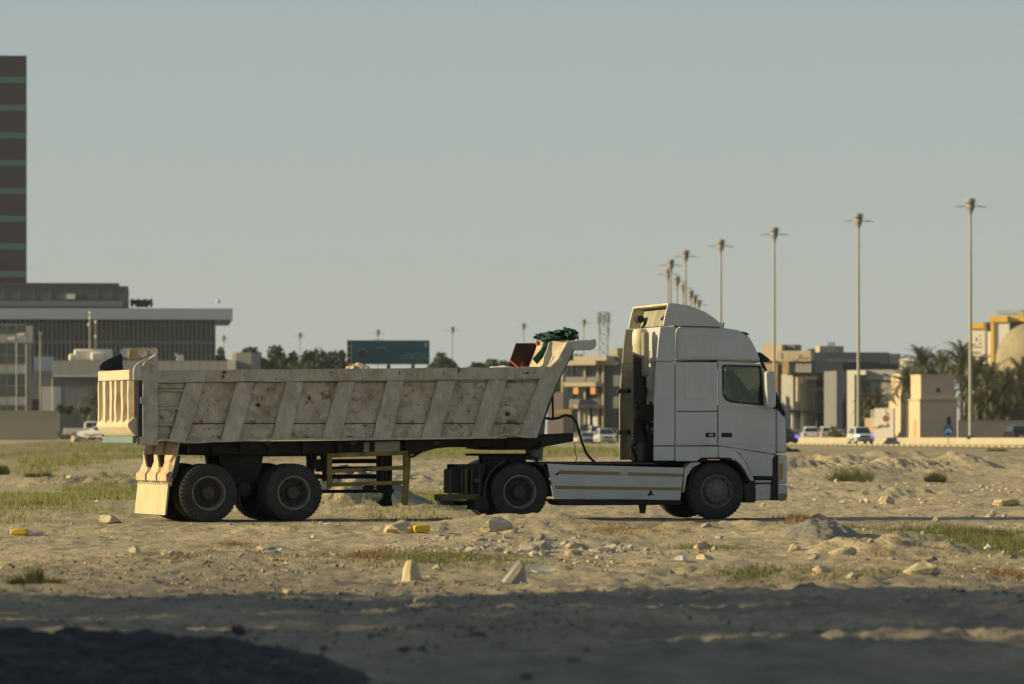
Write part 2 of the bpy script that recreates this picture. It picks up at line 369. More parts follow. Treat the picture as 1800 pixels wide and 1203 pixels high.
def ground_mat():
    m = bpy.data.materials.new('sandy_ground'); m.use_nodes = True; t = m.node_tree; L = t.links; p = t.nodes['Principled BSDF']
    p.inputs['Roughness'].default_value = 0.95; p.inputs['Specular IOR Level'].default_value = 0.15
    g = t.nodes.new('ShaderNodeNewGeometry')
    def mp(s_):
        x = t.nodes.new('ShaderNodeMapping'); x.inputs['Scale'].default_value = s_; L.new(g.outputs['Position'], x.inputs[0]); return x
    def nz(sc_, st=(1,1,1), det=6, rg=0.6):
        n = t.nodes.new('ShaderNodeTexNoise'); n.inputs['Scale'].default_value = sc_; n.inputs['Detail'].default_value = det
        n.inputs['Roughness'].default_value = rg; L.new(mp(st).outputs[0], n.inputs['Vector']); return n.outputs[0]
    def rg_(o, a, b, c=0, d=1):
        r = t.nodes.new('ShaderNodeMapRange'); r.inputs[1].default_value = a; r.inputs[2].default_value = b
        r.inputs[3].default_value = c; r.inputs[4].default_value = d; L.new(o, r.inputs[0]); return r.outputs[0]
    def mix(fac, a, b):
        x = t.nodes.new('ShaderNodeMix'); x.data_type = 'RGBA'; L.new(fac, x.inputs[0])
        for s_, i in ((a,6),(b,7)):
            if isinstance(s_, tuple): x.inputs[i].default_value = (*s_,1)
            else: L.new(s_, x.inputs[i])
        return x.outputs[2]
    at = t.nodes.new('ShaderNodeAttribute'); at.attribute_name = 'soil'
    sep = t.nodes.new('ShaderNodeSeparateColor'); L.new(at.outputs['Color'], sep.inputs[0])
    c = mix(rg_(nz(0.35,(1,.6,1)),0.35,0.65), (0.62,0.51,0.315), (0.50,0.42,0.27))
    c = mix(rg_(nz(1.7,(1,.4,1)),0.45,0.7), c, (0.35,0.315,0.215))
    c = mix(rg_(nz(3.1,(1,.5,1),8,.7),0.50,0.66), c, (0.27,0.225,0.135))
    c = mix(rg_(nz(14,(1,.6,1),6,.75),0.50,0.64), c, (0.22,0.195,0.14))
    c = mix(rg_(nz(22,(1,.6,1),4,.7),0.62,0.70), c, (0.55,0.51,0.42))
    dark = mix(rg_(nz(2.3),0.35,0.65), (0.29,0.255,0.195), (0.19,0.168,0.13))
    c = mix(sep.outputs[0], c, dark)                       # compacted track, and foreground shade painted as a darker tone
    weed = mix(rg_(nz(5),0.4,0.6), (0.22,0.20,0.09), (0.29,0.24,0.14))
    c = mix(sep.outputs[1], c, weed)
    L.new(c, p.inputs['Base Color'])
    b = t.nodes.new('ShaderNodeBump'); b.inputs['Distance'].default_value = 0.05; b.inputs['Strength'].default_value = 0.8
    L.new(nz(9,(1,1,1),8,.7), b.inputs['Height']); L.new(b.outputs[0], p.inputs['Normal'])
    return m
M['ground'] = ground_mat()
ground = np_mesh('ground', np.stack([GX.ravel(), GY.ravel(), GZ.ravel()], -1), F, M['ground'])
tag(ground, kind='structure')
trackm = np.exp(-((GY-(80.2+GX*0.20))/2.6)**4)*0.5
fg_shade_tone = (1-sstep(GY+6*vnoise(GX*.5,GY*.25,92), 42, 56))*(0.85+0.7*fbm(GX*.7,GY*.5,91,4))  # darkens the ground colour to paint a soft edge to the foreground shade
weedm = np.zeros_like(GX)
WEEDS = []   # filled below: (X, Y, rx, ry, density)
def weed_zone(px, py, wpx, hpx, z=0.0):
    """an ellipse on the ground seen at px, py"""
    Y = FPX*(EYE-z)/(py-HY); X = (px-HX)*Y/FPX
    Y0 = FPX*(EYE-z)/(py+hpx-HY); Y1 = FPX*(EYE-z)/(max(py-hpx,HY+8)-HY)
    return X, (Y0+Y1)/2, wpx*Y/FPX, (Y1-Y0)/2
for (px,py,wp,hp,z) in ((90,880,170,32,0.02),(60,1012,55,14,0),(560,975,120,9,0),(750,985,190,14,0),(1640,945,190,24,0),(1430,1010,150,12,0),
    (1150,932,160,10,0),(1500,832,60,14,0.05),(1700,990,140,15,0),(760,885,120,22,0.02),(100,830,90,10,0.02),(300,985,90,8,0),(1280,960,90,8,0)):
    X0,Y0,rx,ry = weed_zone(px,py,wp,hp,z)
    weedm = np.maximum(weedm, np.exp(-(((GX-X0)/rx)**2+((GY-Y0)/ry)**2)*1.2)*(0.55+0.8*fbm(GX*1.5,GY*1.2,33,4)))
weedm = np.maximum(weedm, sstep(GY,185,200)*(1-sstep(GY,300,330))*(1-sstep(GX/np.maximum(GY,1),0.05,0.062))*0.8)
weedm = np.maximum(weedm, sstep(GY,150,160)*(1-sstep(GY,330,350))*sstep(GX/np.maximum(GY,1),0.055,0.06)*0.35)
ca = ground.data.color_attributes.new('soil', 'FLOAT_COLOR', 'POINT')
arr = np.zeros((nx*ny,4), dtype=np.float32); arr[:,0] = np.clip(np.maximum(trackm,fg_shade_tone),0,1).ravel(); arr[:,1] = np.clip(weedm,0,1).ravel(); arr[:,3] = 1
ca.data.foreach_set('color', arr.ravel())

# far road behind: asphalt sheet laid on the ground
M['asphalt'] = mat('grey_asphalt', (0.10,0.097,0.088), 0.9, var=0.15, scale=0.5, world=True)
LAMP = [(44.8,445),(36.2,476),(29.4,511),(25.0,544),(21.9,575),(21.0,604),(21.2,614),(23.7,655),(25.8,687),(28,714),(30,747),(33,790)]
road = MB()
LE = [(52,230),(46,275),(37,348),(28,421),(21,475),(14,530),(4,600),(-14,700),(-60,860)]
RI = [(130,240),(112,300),(98,360),(82,430),(70,490),(58,560),(52,640),(48,760),(30,950)]
for i in range(len(LE)-1):
    road.add([(*LE[i],0.56),(*RI[i],0.56),(*RI[i+1],0.56),(*LE[i+1],0.56)],[(0,1,2,3)])
tag(road.build('road', M['asphalt'], fixn=False), kind='structure')
# ------------------------------------------------------------------ wheels
def lathe_y(mb, prof, n=40): return mb.lathe(prof, (0,0,0), 'y', n)
def make_wheel(kind):
    """axle along y, outer face at y=0, tyre reaches inwards to y=0.30; kind: 'dual' (deep dish), 'front' (bulging hub)"""
    r, wd = 0.505, 0.30
    prof = [(0.285,0.03),(0.31,0.012),(0.36,0.0),(0.42,0.004),(0.47,0.018),(0.495,0.038),(r-0.003,0.055)]
    for k in range(5):
        y = 0.06+k*0.045; prof += [(r,y),(r,y+0.030),(r-0.014,y+0.032),(r-0.014,y+0.043)]
    prof += [(r-0.003,wd-0.02),(0.47,wd-0.01),(0.38,wd),(0.285,wd-0.03)]
    t = MB(); t.lathe(prof, axis='y', n=48, closed=True)
    for k in range(44):           # shoulder lugs
        a = 2*math.pi*k/44; c, s_ = math.cos(a), math.sin(a)
        for y0, y1 in ((0.022,0.062),(wd-0.062,wd-0.022)):
            vs = []
            for rr in (r-0.03, r+0.003):
                for da in (-0.035, 0.035):
                    for y in (y0, y1): vs.append((rr*math.cos(a+da), y, rr*math.sin(a+da)))
            t.add(vs, [(0,1,3,2),(4,6,7,5),(0,4,5,1),(2,3,7,6),(0,2,6,4),(1,5,7,3)])
    wheel = t.build('wheel', M['tyre'], smooth=True, ang=30)
    rm = MB()
    if kind == 'dual':
        rm.lathe([(0.300,0.02),(0.290,0.008),(0.272,0.016),(0.268,0.05),(0.262,0.12),(0.252,0.150)], axis='y', n=40, caps=False)
    else:
        rm.lathe([(0.300,0.02),(0.290,0.008),(0.272,0.016),(0.265,0.065),(0.225,0.075),(0.208,0.030),(0.19,0.0),(0.12,-0.012),(0.10,-0.035),(0.05,-0.045),(0.0,-0.047)], axis='y', n=40, caps=False)
    rim = rm.build('rim', M['rim'] if kind == 'dual' else M['rimf'], wheel, smooth=True)
    if kind == 'dual': MB().lathe([(0.256,0.148),(0.235,0.158),(0.19,0.168),(0.13,0.160),(0.115,0.13)], axis='y', n=40, caps=False).build('wheel_disc', M['rimdark'], rim, smooth=True)
    hs = MB(); rr, yy = (0.215, 0.150) if kind == 'dual' else (0.240, 0.050)
    for k in range(10):
        a = 2*math.pi*(k+.5)/10; c = (rr*math.cos(a), yy, rr*math.sin(a))
        hs.lathe([(0.0,-0.006),(0.026,-0.005),(0.028,0.012)] if kind == 'dual' else [(0.0,-0.002),(0.016,-0.002),(0.017,0.01)], c, 'y', 10)
    hs.build('hand_hole', M['black'], rim, smooth=False)
    h = MB()
    if kind == 'dual':
        h.lathe([(0.118,0.15),(0.118,0.06),(0.10,0.035),(0.055,0.028),(0.0,0.026)], axis='y', n=24)
        for k in range(10):
            a = 2*math.pi*k/10; h.lathe([(0.014,0.15),(0.014,0.115),(0.0,0.114)], (0.16*math.cos(a),0,0.16*math.sin(a)), 'y', 6)
    else:
        for k in range(10):
            a = 2*math.pi*k/10; h.lathe([(0.013,0.0),(0.013,-0.03),(0.0,-0.031)], (0.165*math.cos(a),0,0.165*math.sin(a)), 'y', 6)
    h.build('hub', M['rimdark'], rim, smooth=True)
    return wheel
WD = make_wheel('dual'); WF = make_wheel('front')
for q in (WD, WF):
    for c in list(q.children):
        for g in list(c.children): g.parent = q
_used = {}
def put_wheel(proto, parent, s, y, z=0.5, far=False, turn=0.0):
    key = proto.name
    if key in _used: o = copy_tree(proto, parent)
    else: o = proto; o.parent = parent; _used[key] = 1
    o.location = (s, y, z); o.rotation_euler = (0, turn, math.pi if far else 0)
    return o

# ------------------------------------------------------------------ tractor unit
W = 2.5
TR = Frame(912, 80.0, 13.0)
def T(px, py, y=0.0): return TR.u(px, py, y)
def TP(pts, y=0.0): return [T(a, b, y) for a, b in pts]
tr = TR.root('tractor_unit', 'dirty white high roofed lorry tractor unit with gold striped skirts, coupled to the tipper trailer', 'truck')
def plate(name, pts, m, parent=None, y0=0.0, th=0.045, bevel=0.012, seg=2, label=None, sm=True):
    parent = parent or tr
    return MB().prism(TP(pts), y0, y0+th).build(name, m, parent, smooth=sm, bevel=bevel, seg=seg, label=label)
# high roof cap over the full width
MB().prism(TP([(1188,634),(1189,586),(1191,577),(1196,574.5),(1240,575),(1272,576.5),(1296,580),(1311,585.5),(1319,594),(1326,606),(1332,619),(1339,636),(1262,633.5)]), 0.0, W).build('roof', M['cab'], tr, smooth=True, bevel=0.07, seg=4)
plate('roof_recess', [(1205,628),(1206,600),(1212,594),(1290,596),(1309,606),(1317,626)], M['cab'], y0=-0.008, th=0.06, bevel=0.006)
# inner shell
ins = MB()
sx0, _ = T(1187, 700); sx1, _ = T(1262, 700)
zb = T(1187, 808)[1]; zt = T(1187, 636)[1]
MB().box(sx0, sx0+0.05, 0.02, W-0.02, zb, zt).build('back_wall', M['cab2'], tr, bevel=0.02, seg=2)
MB().box(sx0+0.05, sx1, 0.05, 0.09, zb, zt).build('inner_panel', M['black'], tr)
MB().box(sx0+0.05, T(1380,790)[0]-0.03, 0.09, W-0.09, zb, zb+0.06).build('cab_floor', M['black'], tr)
plate('sleeper_panel', [(1187.5,723),(1187.5,637),(1261.3,637),(1261.3,723)], M['cab'])
plate('sleeper_panel', [(1187.5,783.8),(1187.5,724.2),(1261.3,724.2),(1261.3,783.2)], M['cab'])
plate('sleeper_recess', [(1203,700),(1203,644),(1208,639.5),(1243,639.5),(1250,646),(1250,694),(1244,702),(1208,702)], M['cab'], y0=-0.008, th=0.03, bevel=0.006)
# door: a ring of panels round the window opening
WIN = [(1270.5,645),(1274,642.5),(1333,644.5),(1336.5,648),(1341,712),(1286.5,706),(1277,702),(1271.5,693)]
def door_ring(y0, y1, name, m, parent, outer, inner):
    """outer and inner polygons have the same count"""
    mb = MB(); n = len(outer); O = TP(outer); I = TP(inner)
    for i in range(n):
        j = (i+1) % n
        mb.prism([O[i], O[j], I[j], I[i]], y0, y1)
    me_o = mb.build(name, m, parent, smooth=False)
    md = me_o.modifiers.new('weld','WELD'); md.merge_threshold = 0.0005
    return me_o
OUT = [(1263,650),(1263,636.5),(1328,638),(1344,650),(1363,716),(1286,716),(1270,716),(1263,706)]
dr = door_ring(0.0, 0.045, 'door', M['cab'], tr, OUT, WIN)
plate('door_lower', [(1263,706.2),(1270,716),(1363.6,716),(1363.6,798.5),(1263,783.5)], M['cab'], dr, bevel=0.008)
door_ring(-0.006, 0.02, 'window_seal', M['black'], dr, [(a+(-1.6 if a<1300 else 1.6), b+(-1.6 if b<680 else 1.8)) for a,b in WIN], [(a+(1.3 if a<1300 else -1.3), b+(1.3 if b<680 else -1.3)) for a,b in WIN])
MB().prism(TP(WIN), 0.022, 0.028).build('window', M['glass'], dr)
MB().prism(TP([(1268,769),(1268,761),(1287,761),(1287,769)]), -0.004, 0.02).build('door_handle', M['black'], dr, bevel=0.004)
hb = MB().prism(TP([(1240,769),(1240,761),(1258,761),(1258,769)]), -0.004, 0.02).build('locker_handle', M['black'], tr, bevel=0.004)
MB().prism(TP([(1246,767),(1246,763),(1253,763),(1253,767)]), -0.010, 0.0).build('handle_plate', M['chrome'], hb, bevel=0.003)
MB().prism(TP([(1187.5,781.5),(1187.5,778.8),(1363,780.8),(1363,783.5)]), -0.003, 0.01).build('waist_line', M['cab2'], tr)
# far side of the cab (wall with an opening)
yf = W-0.045
fo = door_ring(yf, W, 'far_door', M['cab'], tr, OUT, WIN)
MB().prism(TP(WIN), yf+0.01, yf+0.016).build('window', M['glass'], fo)
MB().prism(TP([(1263,706.2),(1270,716),(1363.6,716),(1363.6,798.5),(1263,783.5)]), yf, W).build('door_lower', M['cab'], fo)
MB().prism(TP([(1187.5,810),(1187.5,637),(1261.3,637),(1261.3,810)]), yf, W).build('far_panel', M['cab'], tr)
# front: windscreen, nose, corners
MB().strip(TP([(1341,640),(1352,663),(1364,694),(1374,716),(1380,729)]), 0.14, W-0.14, 0.02).build('windscreen', M['glass'], tr)
for y0, y1 in ((0.0,0.10),(W-0.10,W)):
    MB().prism(TP([(1338,636),(1342,637),(1354,661),(1366,692),(1381,727),(1381,731),(1377,729),(1363,699),(1363,716),(1344,650)]), y0, y1).build('windscreen_pillar', M['black'], tr, bevel=0.01)
MB().prism(TP([(1365,716),(1376,729),(1381,735),(1382.5,760),(1384,797.5),(1365,797.5)]), 0.0, W).build('front_panel', M['cab'], tr, smooth=True, bevel=0.05, seg=3)
MB().prism(TP([(1359,806),(1364,797.8),(1368,800),(1369,880),(1356,880)]), 0.03, W-0.03).build('bumper_core', M['black'], tr)
MB().prism(TP([(1368.5,800),(1384,800),(1384,851.5),(1368.5,851.5)]), 0.0, W).build('bumper', M['cab'], tr, smooth=True, bevel=0.03, seg=3)
MB().prism(TP([(1368.5,853),(1385,853),(1384.5,876),(1381,881),(1368.5,880)]), 0.0, W).build('lower_bumper', M['cab2'], tr, smooth=True, bevel=0.03, seg=3)
plate('corner_reflector', [(1370,815),(1376.5,814),(1376,842),(1370,846)], M['amber'], y0=-0.006, th=0.03, bevel=0.004)
plate('bumper_reflector', [(1369.5,868),(1384,867),(1383.5,874),(1380,879),(1369.5,879)], M['stripe'], y0=-0.004, th=0.03, bevel=0.004)
# sill, wheel arch, wing
plate('sill_panel', [(1187.5,785.2),(1262.5,785),(1262.5,804.5),(1233,804.8),(1226,811),(1187.5,811)], M['cab'])
def arcband(o, i): return list(o)+list(i)[::-1]
plate('arch_panel', [(1263.5,785),(1276,786),(1288,790),(1299,798),(1309,810),(1318,827),(1326.5,845),(1320,846),(1316,840),(1310,828),(1302,817),(1293,809),(1284,805.5),(1263.5,804.7)], M['cab'], bevel=0.01)
plate('wing_panel', [(1280,786.6),(1363.5,800.3),(1358,806),(1358,837.5),(1323,837),(1312,813),(1300,797)], M['cab'], y0=0.006, bevel=0.006)
plate('step_recess', [(1327,842),(1358,841.5),(1358,838.5),(1325,838.5)], M['black'], y0=0.02)
plate('entry_step', [(1328,844.5),(1357,844.5),(1356,849),(1328,849)], M['cab2'], y0=0.03)
MB().prism(TP([(1329,852),(1356,851),(1355,879),(1330,881)]), 0.02, 0.35).build('step_box', M['cab2'], tr, bevel=0.02, seg=2)
MB().prism(TP([(1310,852),(1328,846),(1329,884),(1312,884)]), 0.06, W-0.06).build('under_cab_box', M['black'], tr)
# inside of the wheel arch and the chassis behind the front wheel
arc = [(1213,862),(1214,848),(1222,826),(1233,812),(1248,807),(1275,807),(1291,811),(1303,821),(1313,838),(1318,852)]
for ya in (0.03, W-0.62): MB().strip(TP(arc), ya, ya+0.59, -0.02).build('wheel_arch_liner', M['black'], tr)
plate('rear_fender', [(1203,866),(1208,838),(1218,822),(1231,815.5),(1231,812.5),(1214,814),(1204,824),(1200.5,866)][::-1], M['cab2'], y0=0.01, th=0.3, bevel=0.01)
MB().box(T(1205,0)[0],T(1318,0)[0],0.06,0.6,T(1260,803)[1],T(1260,797)[1]).build('light_gap_block', M['black'], tr)  # black box added to stop sunlight showing through the gap above the liner
# skirt
plate('side_skirt', [(962.5,815),(1000,817.5),(1203,822.5),(1196.5,880),(975,876.5)], M['cab'], y0=0.02, th=0.03)
plate('stripe', [(983,827),(1201.5,833),(1201,838.5),(983,833.5)], M['stripeo'], y0=0.016, th=0.01, bevel=0, label='upper stripe, orange at the rear')
plate('stripe', [(976,854),(1198.7,857.5),(1198.2,862.5),(977,860)], M['stripe'], y0=0.016, th=0.01, bevel=0, label='lower dull gold stripe')
plate('label_sticker', [(1090,829.5),(1104,830),(1104,835.5),(1090,835)], M['cab2'], y0=0.013, th=0.008, bevel=0)
plate('scrape', [(1138,872),(1143,863),(1146,862),(1147,867),(1152,873),(1146,870),(1143,872)], M['black'], y0=0.017, th=0.01, bevel=0)
plate('scrape', [(975,836),(979,832),(984,829),(985,832),(980,836)], M['black'], y0=0.017, th=0.01, bevel=0)
MB().prism(TP([(974,878),(1200,880),(1200,888),(985,889)]), 0.06, 0.75).build('fuel_tank', M['chassis'], tr, bevel=0.02)
MB().prism(TP([(1128,888),(1139.5,888),(1137,903),(1130,903)]), 0.12, 0.22).build('hanging_bracket', M['chassis'], tr)
# chassis rails and crossmembers
mb = MB()
sR = T(822,840)[0]; sF = T(1360,840)[0]
for y0 in (0.78, 1.64): mb.box(sR, sF, y0, y0+0.08, 0.74, 0.98)
for k in range(6): mb.box(sR+0.1+k*0.85, sR+0.2+k*0.85, 0.86, 1.64, 0.78, 0.92)
mb.build('chassis_frame', M['chassis'], tr)
mb = MB(); mb.tube((0,0.3,0.5),(0,2.2,0.5),0.11,n=14); mb.lathe([(0.0,-.24),(0.16,-.2),(0.24,0),(0.16,.2),(0,.24)],(0,1.25,0.5),'y',18)
for y0 in (0.66,1.76): mb.prism([(-.75,.62),(-.4,.56),(.4,.56),(.75,.62),(.75,.70),(.4,.66),(-.4,.66),(-.75,.70)], y0, y0+0.09)
mb.build('drive_axle', M['chassis'], tr)
mb = MB(); xF = T(1261.5,868)[0]; mb.tube((xF,0.3,0.5),(xF,2.2,0.5),0.08,n=12); mb.box(xF-0.8,xF+0.8,0.62,0.70,0.62,0.72); mb.box(xF-0.8,xF+0.8,1.80,1.88,0.62,0.72)
mb.box(xF-0.7,xF+0.7,0.8,1.7,0.55,1.05); mb.build('front_axle', M['chassis'], tr)
# top of the chassis behind the cab: catwalk, fifth wheel
xs_ = T(965,815)[0]; MB().box(xs_, sx0-0.1, 0.35, W-0.35, 0.99, 1.02).build('deck_plate', M['chassis'], tr)
mb = MB(); mb.prismz([(-.42,.75),(.40,.75),(.45,1.0),(.45,1.5),(.40,1.75),(-.42,1.75),(-.62,1.55),(-.25,1.3),(-.25,1.2),(-.62,.95)], 1.13, 1.17)
mb.box(-.35,.30,.80,.9,.98,1.13).box(-.35,.30,1.6,1.7,.98,1.13); mb.build('fifth_wheel', M['chassis'], tr)
mb = MB()
for x0 in (-0.52,-0.28,-0.04,0.2,0.42): mb.box(x0,x0+0.05,0.5,0.56,0.98,1.10)
mb.box(-0.55,0.5,0.5,0.56,1.08,1.11); mb.box(-0.6,0.5,0.45,0.5,0.95,1.0); mb.build('subframe', M['chassis'], tr)
# fenders over the drive wheels
for y0 in (0.03, W-0.65):
    mb = MB(); pr = []
    for k in range(7):
        a = R(112+k*11); pr.append((0.0+0.60*math.cos(a), 0.50+0.58*math.sin(a)))
    mb.strip(pr+[(-.61,0.44)], y0, y0+0.62, 0.02)
    mb.build('fender', M['rimdark'] if y0 < 1 else M['black'], tr, smooth=True)
    mb = MB(); mb.strip([(0.30,1.02),(0.44,0.98),(0.53,0.86),(0.58,0.62),(0.62,0.42)], y0, y0+0.62, 0.02); mb.build('fender', M['black'], tr, smooth=True)
MB().prism(TP([(836,872),(857,872),(862,897),(833,897)]), 0.05, 0.62).build('mud_flap', M['chassis'], tr)
M['olive'] = mat('dull_olive_paint', (0.10,0.085,0.03), 0.8, var=.25)
# rear end: light carrier and underrun plate
MB().prism(TP([(793,868),(793,826),(800,824),(840,815),(858,815),(850,868)]), 0.14, 0.62).build('rear_carrier', M['chassis'], tr, bevel=0.01)
mb = MB(); 
for x0 in (792,812,829,843): mb.prism(TP([(x0,869),(x0,826),(x0+3,825),(x0+3,869)]), 0.06, 0.14)
mb.build('carrier_post', M['rimdark'], tr)
MB().prism(TP([(818,824),(822,824),(822,869),(818,869)]), 0.04, 0.10).build('carrier_strut', M['olive'], tr)
MB().prism(TP([(776,880),(776,870),(843,869),(843,878)]), 0.05, 0.62).build('underrun_bar', M['olive'], tr, bevel=0.01)
MB().prism(TP([(836,842),(846,840),(846,848),(836,849)]), 0.05, 0.12).build('tail_light', mat('dusty_tail_light', (0.10,0.035,0.03), 0.4), tr, bevel=0.01)
MB().prism(TP([(806,882),(850,882),(850,889),(812,890)]), 0.5, 2.0).build('rear_crossmember', M['chassis'], tr)
# wheels
for far in (False, True):
    y = W-0.03 if far else 0.03
    yi = W-0.36 if far else 0.36
    put_wheel(WD, tr, 0.03, y, far=far, turn=0.3)
    mbo = put_wheel(WD, tr, 0.03, yi, far=far, turn=0.8)
    put_wheel(WF, tr, T(1261.5,868)[0], y+(0.02 if not far else -0.02), far=far, turn=0.5)
# ------------ fairing behind the cab
plate('side_fairing', [(1149.5,783.5),(1150.5,700),(1154,636.5),(1186,636.5),(1186,783.5)], M['cab'], bevel=0.012)
plate('side_fairing', [(1149.5,810),(1149.5,785),(1186,785),(1186,810)], M['cab'], bevel=0.012)
plate('side_fairing', [(1154.3,635),(1157,600),(1160.5,574),(1188,574),(1187.5,635)], M['cab'], bevel=0.012)
for y0 in (0.0, W-0.045):
    MB().prism(TP([(1166,572.5),(1167.5,560),(1174.5,533),(1180,532.5),(1211,537),(1240,548.5),(1258,561),(1271.5,573.5),(1269,575),(1190,573)]), y0, y0+0.045).build('roof_deflector_side', M['cab'] if y0 < 1 else M['cream_in'], tr, smooth=True, bevel=0.012, seg=2)
mb = MB(); mb.strip(TP([(1174.5,533),(1180,532.5),(1211,537),(1240,548.5),(1258,561),(1271.5,573.5)]), 0.045, W-0.045, 0.03)
mb.build('roof_deflector_top', M['cream_in'], tr, smooth=True)
mb = MB()
for pts in ([(1149.5,810),(1149.5,700),(1154,636.5),(1186,636.5),(1186,810)], [(1154.3,636),(1157,600),(1160.5,574),(1188,574),(1187.5,636)]): mb.prism(TP(pts), W-0.04, W)
mb.build('far_side_fairing', M['fair_in'], tr, bevel=0.01)
s0, s1 = T(1157,600)[0], T(1188,600)[0]
MB().box(T(1187,600)[0]-0.02, T(1187,600)[0]+0.03, 0.10, W-0.04, T(1187,636)[1], T(1187,572)[1]).build('upper_back_panel', M['cab'], tr, bevel=0.03, seg=2)
MB().prism(TP([(1186,571),(1189,571),(1197,541),(1194,541)]), 0.06, W-0.06).build('deflector_baffle', M['fair_in'], tr)
mb = MB()   # brackets inside the deflector
for y in (2.1,): mb.tube((*[T(1180,0)[0]],y,T(1170,572)[1]), (T(1192,0)[0]+.2,y,T(1180,540)[1]), 0.02)
mb.build('deflector_bracket', M['black'], tr); mb = MB().tube((T(1178,0)[0],2.3,T(1170,556)[1]),(T(1178,0)[0],2.05,T(1170,556)[1]),0.07); mb.build('deflector_bracket', M['black'], tr); mb = MB(); (mb.tube((T(1186,0)[0],0.12,T(1170,545)[1]),(T(1176,0)[0],0.5,T(1170,560)[1]),0.03))
mb.build('deflector_bracket', M['black'], tr)
# air intake stack and ribbed hose behind the cab
xk = sx0-0.27
mb = MB(); zt_ = 3.42; mb.lathe([(0.0,2.90),(0.125,2.90),(0.135,2.93),(0.135,3.10),(0.145,3.12),(0.145,3.33),(0.12,3.40),(0.0,3.43)], (xk,1.42,0), 'z', 24)
mb.build('air_intake', M['cream_in'], tr, smooth=True)
MB().box(xk-.02,xk+.10,1.15,1.28,2.55,3.35).build('intake_duct', M['fair_in'], tr, bevel=0.03, seg=2)
mb = MB(); pr = []
z = 1.35
while z < 2.92: pr += [(0.128,z),(0.128,z+0.03),(0.112,z+0.036),(0.112,z+0.045)]; z += 0.052
mb.lathe(pr, (xk-0.01,1.42,0), 'z', 20); mb.build('ribbed_hose', mat('grey_black_ribbed_rubber',(0.05,0.052,0.055),.6), tr, smooth=True)
MB().tube((xk-0.02,1.72,1.25),(xk-0.02,1.72,3.1),0.03).build('intake_pipe', M['cab2'], tr, smooth=True)
MB().box(xk-0.2,xk+0.2,0.95,1.2,1.75,2.05).build('valve_box', M['black'], tr, bevel=0.02)
MB().box(sx0-0.10,sx0,0.10,1.15,2.22,2.72).build('back_vent_frame', M['cab2'], tr, bevel=0.04, seg=2)
mb = MB()
for k in range(5): mb.box(sx0-0.12,sx0-0.09,0.16,1.1,1.95+k*0.045,1.965+k*0.045)
mb.build('vent_slat', M['cab2'], tr)
mb = MB(); mb.box(sx0-0.30,sx0-0.06,1.2,2.0,1.02,1.42); mb.box(sx0-0.4,sx0-0.06,0.7,1.15,1.02,1.35); mb.box(sx0-0.30,sx0-0.04,0.15,0.42,1.02,1.42)
mb.build('battery_box', M['black'], tr, bevel=0.03, seg=2)
mb = MB(); rr = random.Random(4)
for k in range(16):
    y = 0.35+rr.random()*1.6; x = sx0-0.10-rr.random()*0.22; z0 = 1.05; z1 = 1.5+rr.random()*0.9
    mb.path([(x,y,z0),(x-.08+rr.random()*.1,y+rr.uniform(-.15,.15),(z0+z1)/2),(x+rr.uniform(-.1,.15),y+rr.uniform(-.3,.3),z1),(sx0-0.03,y+rr.uniform(-.2,.2),z1-.12)], rr.choice([.014,.02,.028]), 5)
mb.build('air_and_electric_hoses', M['black'], tr, smooth=True)
mb = MB()
for z in (2.30, 1.55): mb.tube((sx0-0.42,2.44,z),(sx0-0.30,2.1,z),0.045); mb.box(sx0-0.2,sx0-0.06,1.95,2.15,z-.06,z+.06)
mb.build('fairing_bracket', M['black'], tr)
# roof details, visor, mirrors, wipers
mb = MB().prism(TP([(1335,619),(1341,621),(1355,632),(1355,635),(1350,637),(1344,635),(1341,634)]), 0.05, W-0.05); mb.build('sun_visor', M['black'], tr, bevel=0.01)
MB().prism(TP([(1306,583),(1314,585.5),(1317,589),(1309,587)]), -0.01, 0.3).build('roof_marker_light', M['black'], tr)
MB().tube((T(1281,578)[0],0.4,T(1281,578)[1]),(T(1283,566)[0],0.4,T(1283,566)[1]),0.012).build('antenna', M['black'], tr)
MB().prism(TP([(1263,574.5),(1271,573.5),(1271,568),(1267,568)]), 0.1, 0.25).build('beacon', mat('dull_red_beacon',(0.25,0.05,0.03),0.4), tr)
for yy in (-0.26, W+0.06):
    mr = MB().prism(TP([(1338.5,656),(1342,652.5),(1352,652.5),(1355.5,657),(1357.5,690),(1357,714),(1353,718.5),(1343,717),(1341,712),(1340,690)]), yy, yy+0.20).build('mirror', M['cab'], tr, smooth=True, bevel=0.05, seg=3)
    mb = MB(); mb.tube((T(1352,708)[0],yy+0.1,T(1352,708)[1]),(T(1362,714)[0],0.03 if yy<0 else W-0.03,T(1362,718)[1]),0.03)
    mb.tube((T(1352,664)[0],yy+0.1,T(1352,664)[1]),(T(1353,664)[0]+.03,0.03 if yy<0 else W-0.03,T(1352,668)[1]),0.025); mb.build('mirror_arm', M['black'], mr)
mb = MB(); mb.path([(T(1357,690)[0]+.05,0.05,T(1357,690)[1]),(T(1366,712)[0],0.0,T(1366,712)[1]),(T(1379,730)[0],0.1,T(1379,732)[1])],0.03,6); mb.build('wiper', M['black'], tr)
